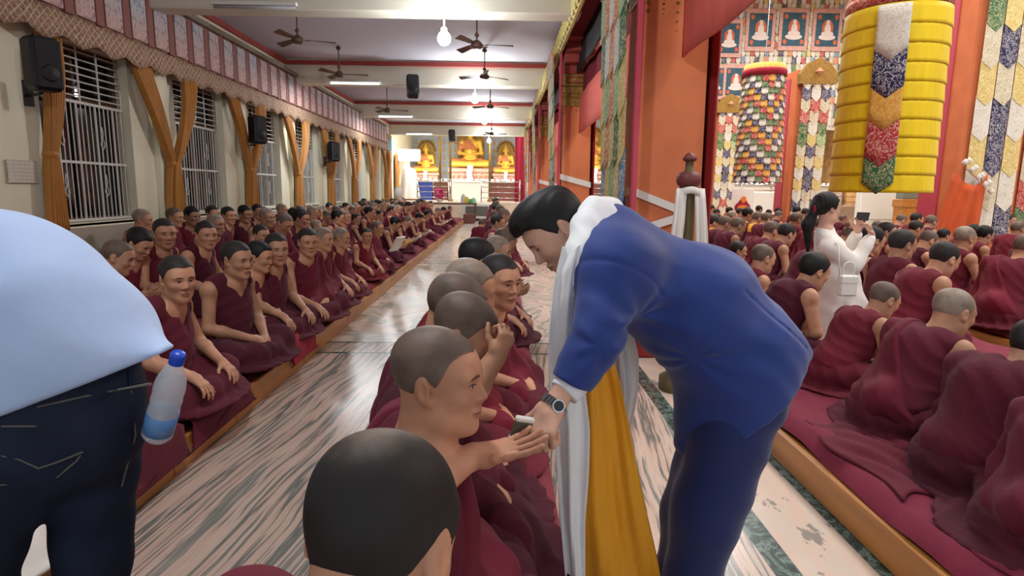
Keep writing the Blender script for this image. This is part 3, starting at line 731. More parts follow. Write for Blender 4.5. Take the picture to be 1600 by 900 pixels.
for i, y0 in enumerate(PIL):
    t = thing('brocade_banner', ['tall patchwork brocade banner of pointed tongues beside the nearest orange pillar', 'tall patchwork brocade banner on the aisle side of the second orange pillar', 'tall patchwork brocade banner on the aisle side of the third orange pillar', 'tall patchwork brocade banner beside the farthest orange pillar'][i], 'banner', (1.09, y0-.26, 0), 0, 'brocade banners on the aisle pillars')
    mb = MB(); tongues(mb, (-.03, .03, 4.1), (0, 1, 0), (-1, 0, 0), 1.15, 3.6, 9, 5, PAL1[i:]+PAL1[:i], .13, .4, .03); mb.obj('tongues', BM, t, solid=.006)
    mb = MB(); mb.box((-.02, -.03, .3), (.03, .05, 4.1), 0, .01); mb.obj('border_strip', [RS], t)
    mb = MB(); mb.box((.66, -.02, .3), (.72, .05, 4.0), 0, .01)
    d = thing('red_banner_strip', ['long dark red cloth strip down the nave edge of the nearest orange pillar', 'long dark red cloth strip on the nave edge of the second orange pillar', 'long dark red cloth strip on the nave edge of the third orange pillar', 'long dark red cloth strip on the nave edge of the farthest orange pillar'][i], 'banner', (1.10, y0, 0), 0, 'red strips on pillar edges')
    mb2 = MB(); n = 10
    def fn(u, v): return (.665+.02*math.sin(v*3), -.02+.75*u+0*v, 4.1-3.3*v+.0) if True else None
    mb2.grid(lambda u, v: (.71+.014*math.sin(u*22+1), -.05+.70*u, 4.1-3.5*v), 24, 6); mb2.obj('cloth', [DEEPRED], d, smooth=True, solid=.015)
# long valance on the left wall
VB = mat('valance_brocade', (150, 112, 100), .75, spec=.2); b = NB(VB); tc = b.coord('Object'); n = b.noise(tc, 26, 5, .6).outputs[0]
b.base(b.ramp(n, [(.3, (112, 72, 70)), (.45, (150, 110, 98)), (.58, (176, 140, 116)), (.7, (130, 92, 88))])); b.bump(n, .4)
VF = mat('valance_lattice', (160, 130, 104), .75, spec=.2); b = NB(VF); tc = b.coord('Object'); x, y, z = b.sep(tc)
def tri(v, p): return b.m('ABSOLUTE', b.m('SUBTRACT', b.m('FRACT', b.m('DIVIDE', v, p)), .5))
l1 = tri(b.m('ADD', y, z), .11); l2 = tri(b.m('SUBTRACT', y, z), .11); ln = b.m('GREATER_THAN', b.m('MAXIMUM', l1, l2), .40)
n = b.noise(tc, 30, 4).outputs[0]
b.base(b.mix(ln, b.ramp(n, [(.35, (126, 88, 80)), (.6, (160, 128, 104))]), b.ramp(n, [(.3, (164, 140, 112)), (.6, (196, 176, 148))])))
PNT = mat('painted_silk', (190, 150, 150), .7, spec=.2); b = NB(PNT); tc = b.coord('Object'); x, y, z = b.sep(tc)
n = b.noise(tc, 9, 6, .65, 1.0).outputs[0]; oi = b.N.new('ShaderNodeObjectInfo')
g = b.step(z, 0.0, .62); c1 = b.ramp(n, [(.35, (120, 96, 104)), (.5, (196, 160, 152)), (.6, (206, 176, 168)), (.7, (150, 96, 96))]); c2 = b.ramp(n, [(.35, (96, 116, 140)), (.5, (196, 200, 204)), (.62, (140, 150, 160))])
b.base(b.mix(b.m('MULTIPLY', g, b.m('MULTIPLY_ADD', oi.outputs['Random'], .7, .3)), c1, c2))
XV = XW+.22; V0, V1 = .5, 28.2
VAL = thing('brocade_valance', 'long mauve brocade valance of painted panels running above the windows', 'valance', (XV, 0, 3.18))
mb = MB(); nn = 260
mb.grid(lambda u, v: (.018*math.sin(u*520), V0+(V1-V0)*u, 1.12-.82*v), nn, 2); mb.obj('backing', [VB], VAL, smooth=True, solid=.03)
mb = MB(); nn = 46*6
def fr(u, v):
    k = (u*46) % 1; return (.03+.012*math.sin(u*400), V0+(V1-V0)*u, .34-v*(.26+.10*(1-abs(2*k-1))))
mb.grid(fr, nn, 3); mb.obj('lattice_fringe', [VF], VAL, smooth=True, solid=.02)
mb = MB(); mb.box((-.02, V0, 1.08), (.09, V1, 1.17), 0, .015); mb.obj('top_rail', [mat('valance_rail', (132, 122, 106), .7)], VAL)
mbp = MB(); mbp.box((0, 0, 0), (.02, .36, .66), 0, .006); pd = mbp.data('painted_panel', [PNT])
for k in range(47):
    obj('painted_panel', pd, VAL, (.035, 1.0+.58*k, .38))
mbs = MB(); mbs.box((.03, -.09, .36), (.05, .07, 1.06), 0, .005); dvd = mbs.data('panel_divider', [mat('divider_silk', (136, 84, 76), .7, bump=.4, bscale=50, var=.3, vscale=40)])
for k in range(48): obj('panel_divider', dvd, VAL, (0, .90+.58*k, 0))
# gold curtains tied between the windows
CUR = mat('gold_curtain', (178, 118, 44), .55, bump=.25, bscale=30, var=.18, vscale=5, spec=.4, sheen=.3, stretch=(1, 1, .15))
def curtain_panel(par, y_top0, y_top1, y_tie, z_top=3.25, z_tie=1.85, z_bot=.95, x=.0, sgn=1, tail=.26):
    ph = rnd.random()*6; mb = MB(); npl = 6
    def fn(u, v):
        z = z_top+(z_bot-z_top)*v; vt = (z_top-z_tie)/(z_top-z_bot)
        if v < vt: t = v/vt; s = t**1.25; a = y_top0+(y_tie-.05-y_top0)*s; c = y_top1+(y_tie+.05-y_top1)*s; am = .045+.015*t
        else: t = (v-vt)/(1-vt); s = t**.6; a = y_tie-.05-tail*.55*s; c = y_tie+.05+tail*.55*s; am = .06-.01*t
        return (x+.06+am*math.sin(u*npl*2*PI+ph)+.05*math.sin(PI*min(1, v/vt))*(1 if v < vt else 0), a+(c-a)*u, z)
    mb.grid(fn, 48, 26); return mb.obj('curtain_panel', [CUR], par, smooth=True, solid=.012)
nm = ['nearest', 'second', 'third', 'fourth', 'fifth', 'sixth', 'seventh']
t = thing('gold_curtain', 'single gold curtain tied back beside the black speaker by the first window', 'curtain', (XW+.08, WIN[0], 0), 0, 'gold curtains along the windows')
curtain_panel(t, -.12, .22, -.10, z_bot=.95, tail=.15)
mb = MB(); mb.lathe([(.075, -.04), (.09, 0), (.075, .04)], (.06, -.10, 1.85), 14); mb.obj('tieback', [CUR], t)
for i, w0 in enumerate(WIN):
    c = w0+WW+.70
    t = thing('gold_curtain', 'gold curtain pair knotted together on the %s wall pier from the near end' % (nm[i] if i else 'first'), 'curtain', (XW+.12, c, 0), 0, 'gold curtains along the windows')
    curtain_panel(t, -.86, -.42, 0.0, x=.0); curtain_panel(t, .42, .86, .02, x=.05)
    mb = MB(); mb.lathe([(.085, -.05), (.10, 0), (.085, .05)], (.07, 0, 1.85), 14); mb.obj('tieback', [CUR], t)
for k, (a, wd) in enumerate(((29.0, .9), (31.2, .8))):
    mb = MB(); mb.grid(lambda u, v: (.05*math.sin(u*30), wd*u, 3.2-2.3*v), 40, 4)
    o = mb.obj('gold_curtain', [CUR], None, (XW+.12, a, 0), smooth=True, solid=.015)
    prop(o, ['straight gold curtain just past the far end of the valance', 'straight gold curtain nearest the altar stage on the window wall'][k], 'curtain', 'gold curtains along the windows')
# victory banners
def dhvaja(name, label, c, r, z0, z1, tiers, mats_, kind, group=None):
    t = thing(name, label, 'banner', (c[0], c[1], z0), 0, group); H = z1-z0
    if kind == 'yellow':
        h = H/tiers
        for k in range(tiers):
            mb = MB(); zt = H-k*h; ph = rnd.random()*6
            rr = r*(.99-.0*k/(tiers-1))
            prof = [(rr, zt), (rr+.003, zt-h*.3), (rr+.006, zt-h*.6), (rr+.010, zt-h*.9), (rr+.013, zt-h*1.09)]
            mb.lathe(prof, (0, 0, 0), 150, fn=lambda q, z, a: q+(.004*math.sin(a*38+ph+2*math.sin(a*5))+.0025*math.sin(a*71+ph))*min(1, max(0, (zt-z)/h)))
            mb.obj('pleated_tier', [mats_['y']], t, smooth=True, solid=.006)
        mb = MB(); mb.lathe([(.02, H+.35), (r*.5, H+.34), (r*.93, H+.28), (r*.97, H+.20), (r*.95, H+.02)], (0, 0, 0), 60); mb.obj('crown_cloth', [mats_['top']], t, smooth=True)
        mb = MB(); mb.lathe([(r*.98, H+.16), (r*1.0, H+.10), (r*.985, H+.01)], (0, 0, 0), 60); mb.obj('floral_band', [BR['red']], t, smooth=True, solid=.01)
        # front strip of pointed brocade pendants
        a0 = math.atan2(-c[1], -c[0])+mats_['da']
        def strip(nm_, m, za, zb, w, out, col):
            mb = MB(); n = 10; V = []
            for i in range(n+1):
                a = a0+(i/n-.5)*w/r; e = r+.022+out*.6; tipz = zb+(abs(i/n-.5)*2)*w*.42
                for q in range(5):
                    z = za+(tipz-za)*q/4; V.append((e*math.cos(a), e*math.sin(a), z))
            mb.add(V, [(i*5+q, i*5+q+1, i*5+6+q, i*5+5+q) for i in range(n) for q in range(4)])
            mb.obj(nm_, [m], t, smooth=True, solid=.008)
        w = r*.56
        for k, (cn, za, zb) in enumerate((('white', .99, .70), ('navy', .80, .50), ('ochre', .60, .33), ('red', .42, .13), ('green', .22, -.02))):
            strip(cn+'_pendant', BR[cn], za*H, zb*H, w, .03-.006*k, 0)
        mb = MB(); mb.tube([(r*.9*math.cos(a), r*.9*math.sin(a), H) for a in np.linspace(0, 2*PI, 40)], .012, 6); mb.tube([(0, 0, H+.34), (0, 0, H+3.2)], .012, 6); mb.obj('hanging_cord', [STEEL], t)
    else:
        n = 20; h = H/tiers; mb = MB(); names_ = ['ochre', 'navy', 'white', 'green', 'red']
        for k in range(tiers-1, -1, -1):
            zt = H-k*h; rr = r*(.86+.14*k/(tiers-1))
            for j in range(n):
                a = 2*PI*j/n; dz = 0
                kk = (j+(k if (j//4) % 2 == 0 else -k)+100) % 5
                V = []
                for (u, zz, out) in ((0, zt, -.02), (1, zt, -.02), (1, zt-h*1.15, .03), (.75, zt-h*1.4, .04), (.25, zt-h*1.4, .04), (0, zt-h*1.15, .03), (.5, zt, .0), (.5, zt-h*1.15, .05)):
                    aa = a+2*PI*(u-.5)/n*.96; V.append(((rr+out)*math.cos(aa), (rr+out)*math.sin(aa), zz))
                mb.add(V, [(0, 5, 7, 6), (6, 7, 2, 1), (5, 4, 7), (4, 3, 7), (3, 2, 7)], bi(names_[kk]))
        mb.obj('scale_tiles', BM, t, solid=.005)
        mb = MB(); mb.lathe([(.02, H+.3), (r*.85, H+.28), (r*.9, H+.12)], (0, 0, 0), 40); mb.obj('crown_cloth', [BR['ochre']], t, smooth=True)
        mb = MB(); mb.lathe([(r*.91, H+.13), (r*.93, H+.06), (r*.92, H-.06)], (0, 0, 0), 60, fn=lambda q, z, a: q+.01*math.sin(a*40)); mb.obj('pleated_band', [RED], t, smooth=True, solid=.01)
        mb = MB(); mb.tube([(0, 0, H+.3), (0, 0, H+3)], .012, 6); mb.obj('hanging_cord', [STEEL], t)
    return t
YEL = mat('yellow_silk', (238, 206, 20), .55, bump=.15, bscale=24, var=.08, vscale=5, spec=.3, sheen=.2, stretch=(1, 1, .2))
yc = P(1374, 290, 9.0); yt = P(1384, 22, 9.0)
dhvaja('victory_banner', 'huge yellow tiered cylinder banner with a patterned brocade strip down its front', (yc[0], 9.0), .66, yc[2]-.08, yt[2], 10, {'y': YEL, 'top': BR['coral'], 'da': -.05}, 'yellow')
for (px, pt, pb, d, r, lab) in ((1186, 118, 282, 18.0, .64, 'multicoloured scale-tiled cylinder banner hanging near the arcade side of the nave'), (1468, 118, 282, 16.5, .62, 'multicoloured scale-tiled cylinder banner hanging behind the yellow one')):
    a = P(px, pt, d); c = P(px-4, pb, d)
    dhvaja('victory_banner', lab, (c[0], d), r, c[2], a[2], 17, {}, 'tiles', 'multicoloured cylinder banners')
# nave pillars with layered brocades
PAL2 = [['gold', 'navy', 'gold'], ['white', 'cream', 'white'], ['navy', 'white', 'navy'], ['cream', 'red', 'cream'], ['red', 'cream', 'red'], ['green', 'white', 'green'], ['green', 'gold', 'mint'], ['cream', 'navy', 'cream'], ['gold', 'cream', 'gold'], ['white', 'navy', 'white']]
def nave_pillar(label, blabel, x0, y0, w, canopy_z, k0, topz=9.6):
    t = thing('brocade_pillar', label, 'pillar', (x0, y0, 0), 0, 'pillars inside the nave')
    mb = MB(); mb.box((0, 0, 0), (w, w, topz), 0, .02); mb.obj('shaft', [ORANGE], t)
    mb = MB(); mb.box((-.03, w*.45, .9), (.0, w+.05, topz-.2), 0, .01); mb.obj('side_cloth', [RS], t)
    mb = MB(); mb.box((-.05, -.05, 0), (w+.05, w+.05, .25), 0, .02); mb.obj('plinth', [DEEPRED], t)
    q = thing('brocade_banner', blabel, 'banner', (x0, y0-.03, 0), 0, 'layered brocades on the nave pillars')
    mb = MB(); tongues(mb, (w*.12, 0, canopy_z), (1, 0, 0), (0, -1, 0), w*1.05, canopy_z-.5, 13, 3, PAL2[k0:]+PAL2[:k0], .16, .3, .05); mb.obj('tongues', BM, q, solid=.008)
    mb = MB()
    pts = [(w*.0, 0, canopy_z-.15), (w*1.3, 0, canopy_z-.15), (w*1.32, 0, canopy_z+.15), (w*1.05, 0, canopy_z+.45), (w*.65, 0, canopy_z+.62), (w*.25, 0, canopy_z+.45), (-w*.02, 0, canopy_z+.15)]
    mb.prism(pts, (0, -.22, 0)); mb.lathe([(0, -.12), (.13, 0), (0, .12)], (w*.65, -.23, canopy_z+.2), 12, 1); mb.obj('canopy', [GOLDP, BR['coral']], q)
NP = [(1492, 12.3, 1.0, 9.4, 0, 'orange nave pillar beside the yellow banner, with a rose cloth edge', 'layered brocade hanging on the nave pillar beside the yellow banner'),
      (1231, 19.3, .85, 4.95, 1, 'orange nave pillar above the standing woman in white', 'layered brocade with gilt canopy on the nave pillar above the woman in white'),
      (1110, 26.3, .85, 4.95, 2, 'orange nave pillar seen just past the nearest arcade pillar', 'layered brocade with gilt canopy on the pillar just past the nearest arcade pillar'),
      (1579, 14.5, 1.0, 8.6, 3, 'orange nave pillar cut by the edge of the picture beyond the monks', 'layered brocade on the nave pillar at the very edge of the picture'),
      (1360, 26.3, .9, 5.0, 4, 'distant nave pillar showing under the yellow banner', 'layered brocade on the distant nave pillar under the yellow banner')]
for (px, d, w, cz, k0, la, lb) in NP:
    p = P(px, 297, d); nave_pillar(la, lb, p[0], d, w, cz, k0, 9.6 if cz > 6 else cz+.3)
# hanging wall of paintings and brocades across the nave
TEAL = mat('painting_ground', (52, 88, 104), .7, var=.35, vscale=16); HALO = mat('painting_halo', (198, 104, 70), .7); FIG = mat('painting_figure', (222, 208, 200), .7); MOUNT = mat('painting_mount', (206, 160, 146), .75, var=.2, vscale=14)
mb = MB(); mb.box((-.62, -.02, -.85), (.62, .02, .85), 0, .01); mnt = mb.data('mount', [MOUNT])
mb = MB(); mb.box((-.48, -.035, -.66), (.48, -.015, .66), 0, .004); cnv = mb.data('canvas', [TEAL])
mb = MB()
def disc(cx, cz, rx, rz, y, m, n=24): mb.prism([(cx+rx*math.cos(2*PI*k/n), y, cz+rz*math.sin(2*PI*k/n)) for k in range(n)], (0, -.012, 0), m)
disc(0, .06, .24, .34, -.036, 0); disc(0, -.30, .36, .12, -.040, 1); disc(0, -.16, .26, .10, -.050, 1); disc(0, .02, .13, .22, -.055, 1); disc(0, .28, .08, .10, -.06, 1)
for (a, c) in ((-.36, .5), (.36, .5), (-.36, -.5), (.36, -.5)): disc(a, c, .08, .10, -.037, 0)
fig = mb.data('painted_figure', [HALO, FIG])
nth = 0
def thangka(px, py, d, s, lab):
    p = P(px, py, d); t = thing('scroll_painting', lab, 'painting', p, 0, 'scroll paintings hung across the nave'); t.scale = (s, 1, s)
    obj('mount', mnt, t); obj('canvas', cnv, t); obj('painted_figure', fig, t)
for px, py, s, la in ((1139, 60, .85, 'scroll painting of a seated figure, top row, nearest the arcade drape'), (1188, 47, .95, 'scroll painting of a seated figure, top row, second from the arcade'), (1240, 46, .95, 'scroll painting of a seated figure, top row, third from the arcade'), (1292, 47, .95, 'scroll painting of a seated figure, top row, touching the yellow banner'),
                     (1496, 50, .95, 'scroll painting of a seated figure between the yellow banner and the nave pillar'), (1115, 128, .8, 'scroll painting, lower row, closest to the arcade pillar'), (1149, 128, .8, 'scroll painting, lower row, beside the gilt canopy and multicoloured banner')):
    thangka(px, py, 27.36, s*1.08, la)
# strips of brocade between and below the paintings
k = 0
strip_data = []
for q in range(3):
    mb = MB(); tongues(mb, (0, 0, 0), (1, 0, 0), (0, -1, 0), 1.0, 2.4, 8, 5, [[['white', 'cream', 'navy', 'white', 'red'], ['cream', 'white', 'green', 'cream', 'white'], ['gold', 'white', 'cream', 'red', 'white'], ['white', 'blue', 'white', 'cream', 'navy'], ['cream', 'coral', 'white', 'white', 'mint']][(q+j) % 5] for j in range(5)], .12, .2, .03)
    strip_data.append(mb.data('brocade_strip', BM))
p0 = P(1100, 297, 27.5)[0]
cnt = 0
for row, (zt) in enumerate((9.75, 8.2, 6.85)):
    for c in range(13):
        x = p0+1.02*c
        if x > 18.4: break
        cnt += 1
        o = obj('brocade_strip', strip_data[(c+row*2) % 3], None, (x, 27.49, zt))
        prop(o, '%s patchwork brocade piece from the arcade, %s row of the nave screen' % (ordn(c+1), ['top', 'second', 'third', 'bottom'][row]), 'hanging', 'patchwork brocades hung across the nave')
# ------------------------------------------------------------------ fittings of the aisle
mb = MB(); mb.box((-.15, -.13, -.28), (.15, .13, .28), 0, .04); spk_box = mb.data('cabinet', [BLACK])
GRL = mat('speaker_grille', (34, 34, 38), .6, bump=.8, bscale=300)
mb = MB(); mb.box((-.125, -.145, -.25), (.125, -.128, .25), 0, .008); spk_gr = mb.data('grille', [GRL])
mb = MB(); mb.lathe([(.09, 0), (.075, .012), (.02, .02), (0, .02)], (0, 0, 0), 20); spk_cone = mb.data('woofer', [BLACK])
def speaker(label, loc, rz, tilt=0.0, s=1.0, bracket=None, group=None):
    t = thing('loudspeaker', label, 'speaker', loc, rz, group); t.scale = (s, s, s); t.rotation_euler = (tilt, 0, rz)
    obj('cabinet', spk_box, t); obj('grille', spk_gr, t)
    o = obj('woofer', spk_cone, t, (0, -.146, -.1)); o.rotation_euler = (PI/2, 0, 0)
    if bracket == 'wall':
        mb = MB(); mb.tube([(0, .0, -.24), (0, .10, -.30), (-.0, .34, -.30)], .018, 8); mb.box((-.05, .34, -.42), (.05, .37, -.14), 0, .005); mb.obj('wall_bracket', [BLACK], t)
    else:
        mb = MB(); mb.tube([(0, .13, 0), (0, .30, .12)], .02, 8); mb.box((-.07, .28, .04), (.07, .31, .2), 0, .005); mb.obj('hanging_bracket', [BLACK], t)
for px, py, x, lab in ((66, 101, -5.0, 'black wall loudspeaker nearest the camera, beside the first window'), (402, 203, -5.02, 'black wall loudspeaker between the second and third windows'), (521, 237, -5.02, 'black wall loudspeaker farthest down the window wall')):
    p = PX(px, py, x); speaker(lab, p, PI/2-.5+.0, 0, 1.0, 'wall', 'wall loudspeakers')
for px, py, d, lab in ((645, 135, 15.85, 'black loudspeaker hung tilted from the second ceiling beam'), (706, 212, 30.05, 'small black loudspeaker hung from the farthest ceiling beam')):
    speaker(lab, P(px, py, d), .25, -.3, 1.0, 'beam', 'loudspeakers hung from the beams')
BRN = mat('fan_brown', (92, 66, 54), .4)
mb = MB(); mb.lathe([(.0, -.07), (.06, -.07), (.11, -.04), (.115, 0), (.07, .05), (.03, .08), (.0, .08)], (0, 0, 0), 20); fan_m = mb.data('motor', [BRN], True)
mb = MB(); mb.tube([(0, 0, .06), (0, 0, .52)], .014, 8); mb.lathe([(.05, .46), (.055, .50), (.02, .53)], (0, 0, 0), 14); mb.lathe([(.02, .10), (.045, .13), (.015, .17)], (0, 0, 0), 14); fan_r = mb.data('downrod', [BRN], True)
mb = MB(); mb.box((.10, -.025, -.01), (.2, .025, 0), 0, .002)
mb.add([(.18, -.05, -.012), (.62, -.075, -.03), (.65, -.05, -.03), (.65, .05, .012), (.62, .07, .012), (.18, .05, .01), (.18, -.05, -.002), (.62, -.075, -.02), (.65, -.05, -.02), (.65, .05, .022), (.62, .07, .022), (.18, .05, .02)], [(5,4,3,2,1,0), (6,7,8,9,10,11), (0,1,7,6), (1,2,8,7), (2,3,9,8), (3,4,10,9), (4,5,11,10), (5,0,6,11)]); fan_b = mb.data('blade', [BRN])
for i, (px, py, d, a, lab) in enumerate(((465, 62, 11.4, .3, 'brown ceiling fan nearest the camera on the window side'), (745, 70, 11.4, .05, 'brown ceiling fan nearest the camera on the pillar side'), (530, 116, 14.6, .1, 'brown ceiling fan in front of the second beam, window side'), (757, 119, 14.6, .6, 'brown ceiling fan in front of the second beam, pillar side'),
                                       (605, 172, 19.6, .2, 'distant brown ceiling fan in the third bay, window side'), (766, 166, 19.6, .5, 'distant brown ceiling fan in the third bay, pillar side'), (768, 209, 27.0, .1, 'farthest brown ceiling fan, before the altar hall'))):
    p = P(px, py, d); t = thing('ceiling_fan', lab, 'fan', p, a, 'ceiling fans'); zr = max(.2, (ZC-p[2])/.53)
    obj('motor', fan_m, t); r = obj('downrod', fan_r, t); r.scale = (1, 1, zr)
    for k in range(3):
        o = obj('blade', fan_b, t); o.rotation_euler = (0, 0, k*2*PI/3)
GLOW = mat('lamp_glow', (255, 255, 255), .4, emit=(240, 247, 255), estr=14); TUBE = mat('tube_glow', (255, 255, 255), .4, emit=(235, 246, 255), estr=7)
mb = MB(); mb.lathe([(0, -.11), (.06, -.095), (.10, -.04), (.105, .01), (.08, .07), (.045, .10), (0, .11)], (0, 0, 0), 20); globe = mb.data('bulb', [GLOW], True)
mb = MB(); mb.lathe([(.05, .09), (.055, .14), (.03, .17), (0, .17)], (0, 0, 0), 14); cap_ = mb.data('lamp_holder', [WHITE_P], True)
for i, (px, py, d) in enumerate(((694, 60, 9.8), (742, 155, 16.3), (757, 190, 23.4), (764, 220, 30.5))):
    p = P(px, py, d); t = thing('bulb_lamp', 'bright white bulb lamp under the %s ceiling beam' % ('nearest', 'second', 'third', 'farthest')[i], 'lamp', p, 0, 'bulb lamps down the aisle')
    obj('bulb', globe, t); obj('lamp_holder', cap_, t)
    mb = MB(); mb.tube([(0, 0, .15), (0, 0, 4.12-p[2])], .012, 6); mb.obj('cord', [WHITE_P], t)
    lamp('bulb_light', 'POINT', (p[0], p[1]-.35, p[2]-.15), 160, (.93, .97, 1.0), .12)
mb = MB(); mb.box((-.62, -.04, .0), (.62, .04, .05), 0, .01); tb_b = mb.data('batten', [WHITE_P])
mb = MB(); mb.tube([(-.6, 0, -.025), (.6, 0, -.025)], .022, 10); tb_t = mb.data('tube', [TUBE], True)
for i, (px, py, d) in enumerate(((400, 44, 9.55), (555, 145, 16.05), (618, 189, 23.15), (655, 217, 30.25))):
    p = P(px, py, d); p[2] = 4.14; t = thing('tube_light', 'white fluorescent tube on the %s beam, window side' % ('nearest', 'second', 'third', 'farthest')[i], 'lamp', p, 0, 'fluorescent tubes on the beams')
    obj('batten', tb_b, t, (0, 0, 0)); obj('tube', tb_t if i else data('tube_unlit', [v.co[:] for v in tb_t.vertices], [tuple(f.vertices) for f in tb_t.polygons], [mat('unlit_tube', (170, 168, 172), .3)]), t)
    if i: lamp('tube_lamp', 'AREA', (p[0], p[1]-.1, p[2]-.10), 105, (.92, .97, 1.0), 1.2, (0, 0, 0), .1)
# unseen bulb lamp added over the near end as fill light
for yy in (2.2,): 
    p = (-.7, yy+.35, 3.92); t = thing('bulb_lamp', 'unseen white bulb lamp added for fill on the beam above the camera', 'lamp', p); obj('bulb', globe, t); obj('lamp_holder', cap_, t)
    mb = MB(); mb.tube([(0, 0, .15), (0, 0, 4.12-p[2])], .012, 6); mb.obj('cord', [WHITE_P], t)
    lamp('bulb_light', 'POINT', (p[0], p[1]-.3, p[2]-.2), 170, (.93, .97, 1.0), .12)
p = PX(35, 268, XW+.02); mb = MB(); mb.box((0, -.22, -.13), (.012, .22, .13), 0, .004)
NOT = mat('printed_sheet', (214, 210, 196), .8); b = NB(NOT); x, y, z = b.sep(b.coord('Object'))
ln_ = b.m('MULTIPLY', b.m('GREATER_THAN', b.m('FRACT', b.m('MULTIPLY', z, 24.0)), .6), b.m('GREATER_THAN', b.noise(b.coord('Object', (1, 1, .01)), 30, 2).outputs[0], .45)); b.base(b.mix(b.m('MULTIPLY', ln_, .35), lin((216, 210, 194)), lin((150, 140, 124))))
prop(mb.obj('paper_notice', [NOT], None, p), 'pale paper notice stuck on the bare wall below the near loudspeaker', 'notice')
# ------------------------------------------------------------------ sitting platforms
WOOD = mat('varnished_wood', (176, 116, 56), .35, var=.22, vscale=3, stretch=(6, .35, 6), spec=.5)
CARP = cloth('maroon_carpet', (118, 36, 56), .5, (1, 1, 1), oc=False); 
def platform(label, clabel, x0, x1, y0, y1, board=.17, pad=.08, seams=(), grp=None):
    t = thing('sitting_platform', label, 'platform', (x0, y0, 0), 0, grp)
    mb = MB(); mb.box((0.004, .01, 0), (x1-x0-.004, y1-y0, board-.012)); mb.obj('base', [WOOD], t)
    mb = MB(); ss = [0]+[s-y0 for s in seams]+[y1-y0]
    for e in (0, x1-x0-.03):
        for k in range(len(ss)-1): mb.box((e-.006, ss[k]+.004, 0), (e+.036, ss[k+1]-.004, board), 0, .006)
    mb.obj('edge_board', [WOOD], t)
    c = thing('carpet_pad', clabel, 'carpet', (x0, y0, board), 0, 'carpets on the platforms')
    mb = MB(); nu, nv = 10, int((y1-y0)*9); rr = random.Random(3)
    ph = [rr.random()*9 for _ in range(8)]
    def fn(u, v):
        x = .02+(x1-x0-.05)*u; y = (y1-y0)*v
        e = min(u, 1-u)*(x1-x0); h = pad*(1-max(0, 1-e/.06)**2*.9)+.008*math.sin(y*5+ph[0]+2*math.sin(x*6))+.006*math.sin(y*13+x*9+ph[1])+.006*math.sin(y*2.3+ph[2])
        return (x+.012*math.sin(y*4+ph[3])*(1 if u < .1 else 0), y, max(h, .004))
    mb.grid(fn, 24, nv); mb.obj('carpet', [CARP], c, smooth=True)
    return t
platform('low wooden platform along the windows, its varnished edge facing the aisle', 'maroon carpet on the platform along the window wall', -5.4, -1.70, .4, 27.5, seams=(3.0, 3.75, 5.1, 6.6, 8.4, 10.5, 13, 16, 20))
for (ya, yb, w_) in ((.9, 5.3, 'near'), (6.1, 12.25, 'middle'), (13.05, 19.2, 'far')): platform('%s stretch of the low wooden platform along the pillar passage' % w_, 'maroon carpet on the %s stretch of the pillar passage platform' % w_, 1.578, 2.72, ya, yb, seams=(1.35, 3.6) if ya < 1 else (ya+2, ya+4), grp='nave platforms')
XR = [3.25, 4.75, 6.25, 7.75]
for i, x in enumerate(XR): platform('low wooden platform in the nave, %s counting away from the blue suited man' % ordn(i+2), 'maroon carpet on the %s nave platform' % ordn(i+2), x, x+1.1, 2.0, 22, seams=(4, 7, 11, 16), grp='nave platforms')
RUG = mat('centre_mat', (120, 40, 54), .85, bump=.4, bscale=60)
mb = MB(); mb.box((-.62, .45, 0), (.24, 26, .24), 0, .05); prop(mb.obj('centre_seat', [RUG]), 'long maroon padded seat under the middle row of monks', 'seat')
# loose red cloths lying over the platform edge
def loose_cloth(label, c, rx, ry, h, seed, m, over=0.0, pid=0):
    mb = MB(); r_ = random.Random(seed); ph = [r_.random()*6 for _ in range(6)]
    def fn(u, v):
        X = (u-.5)*2; Y = (v-.5)*2; rr_ = math.hypot(X, Y)
        k = max(0, 1-rr_**2.2)
        z = h*k*(.7+.3*math.sin(X*5+ph[0]+2*math.sin(Y*3+ph[1])))+.014*k*math.sin(X*14+Y*9+ph[2])
        x = c[0]+X*rx*(1+.15*math.sin(Y*4+ph[3])); y = c[1]+Y*ry*(1+.12*math.sin(X*4+ph[4]))
        zz = c[2]+z+.006
        if over and x > over: zz -= min(.17, (x-over)*2.0); x = over+.02+min(.02, (x-over)*.2)
        return (x, y, zz)
    mb.grid(fn, 26, 26); prop(mb.obj('folded_cloth', [m], smooth=True, solid=.012), label, 'cloth', 'loose cloths on the platforms')
loose_cloth('bright red folded cloth on the left platform edge, before the fourth front row monk', (-1.70, 5.05, .25), .20, .34, .07, 1, RED, -1.70)
loose_cloth('maroon folded cloth spilling over the left platform edge near the first two monks', (-1.70, 3.55, .25), .24, .40, .09, 2, SHAWL, -1.70)
loose_cloth('maroon cloth draped over the left platform edge close to the water bottle', (-1.74, 2.75, .25), .24, .38, .10, 3, SHAWL, -1.70)
loose_cloth('bunched maroon cloth on the right platform behind the stooping monks', (1.86, 2.75, .25), .20, .42, .05, 4, SHAWL)
loose_cloth('bunched maroon cloth on the right platform nearest the camera', (1.88, 1.75, .25), .18, .32, .04, 5, CARP)
loose_cloth('red cloth bundle on the left platform beside the jeans of the stooping man', (-1.9, 1.5, .25), .3, .32, .12, 6, RED, -1.70)
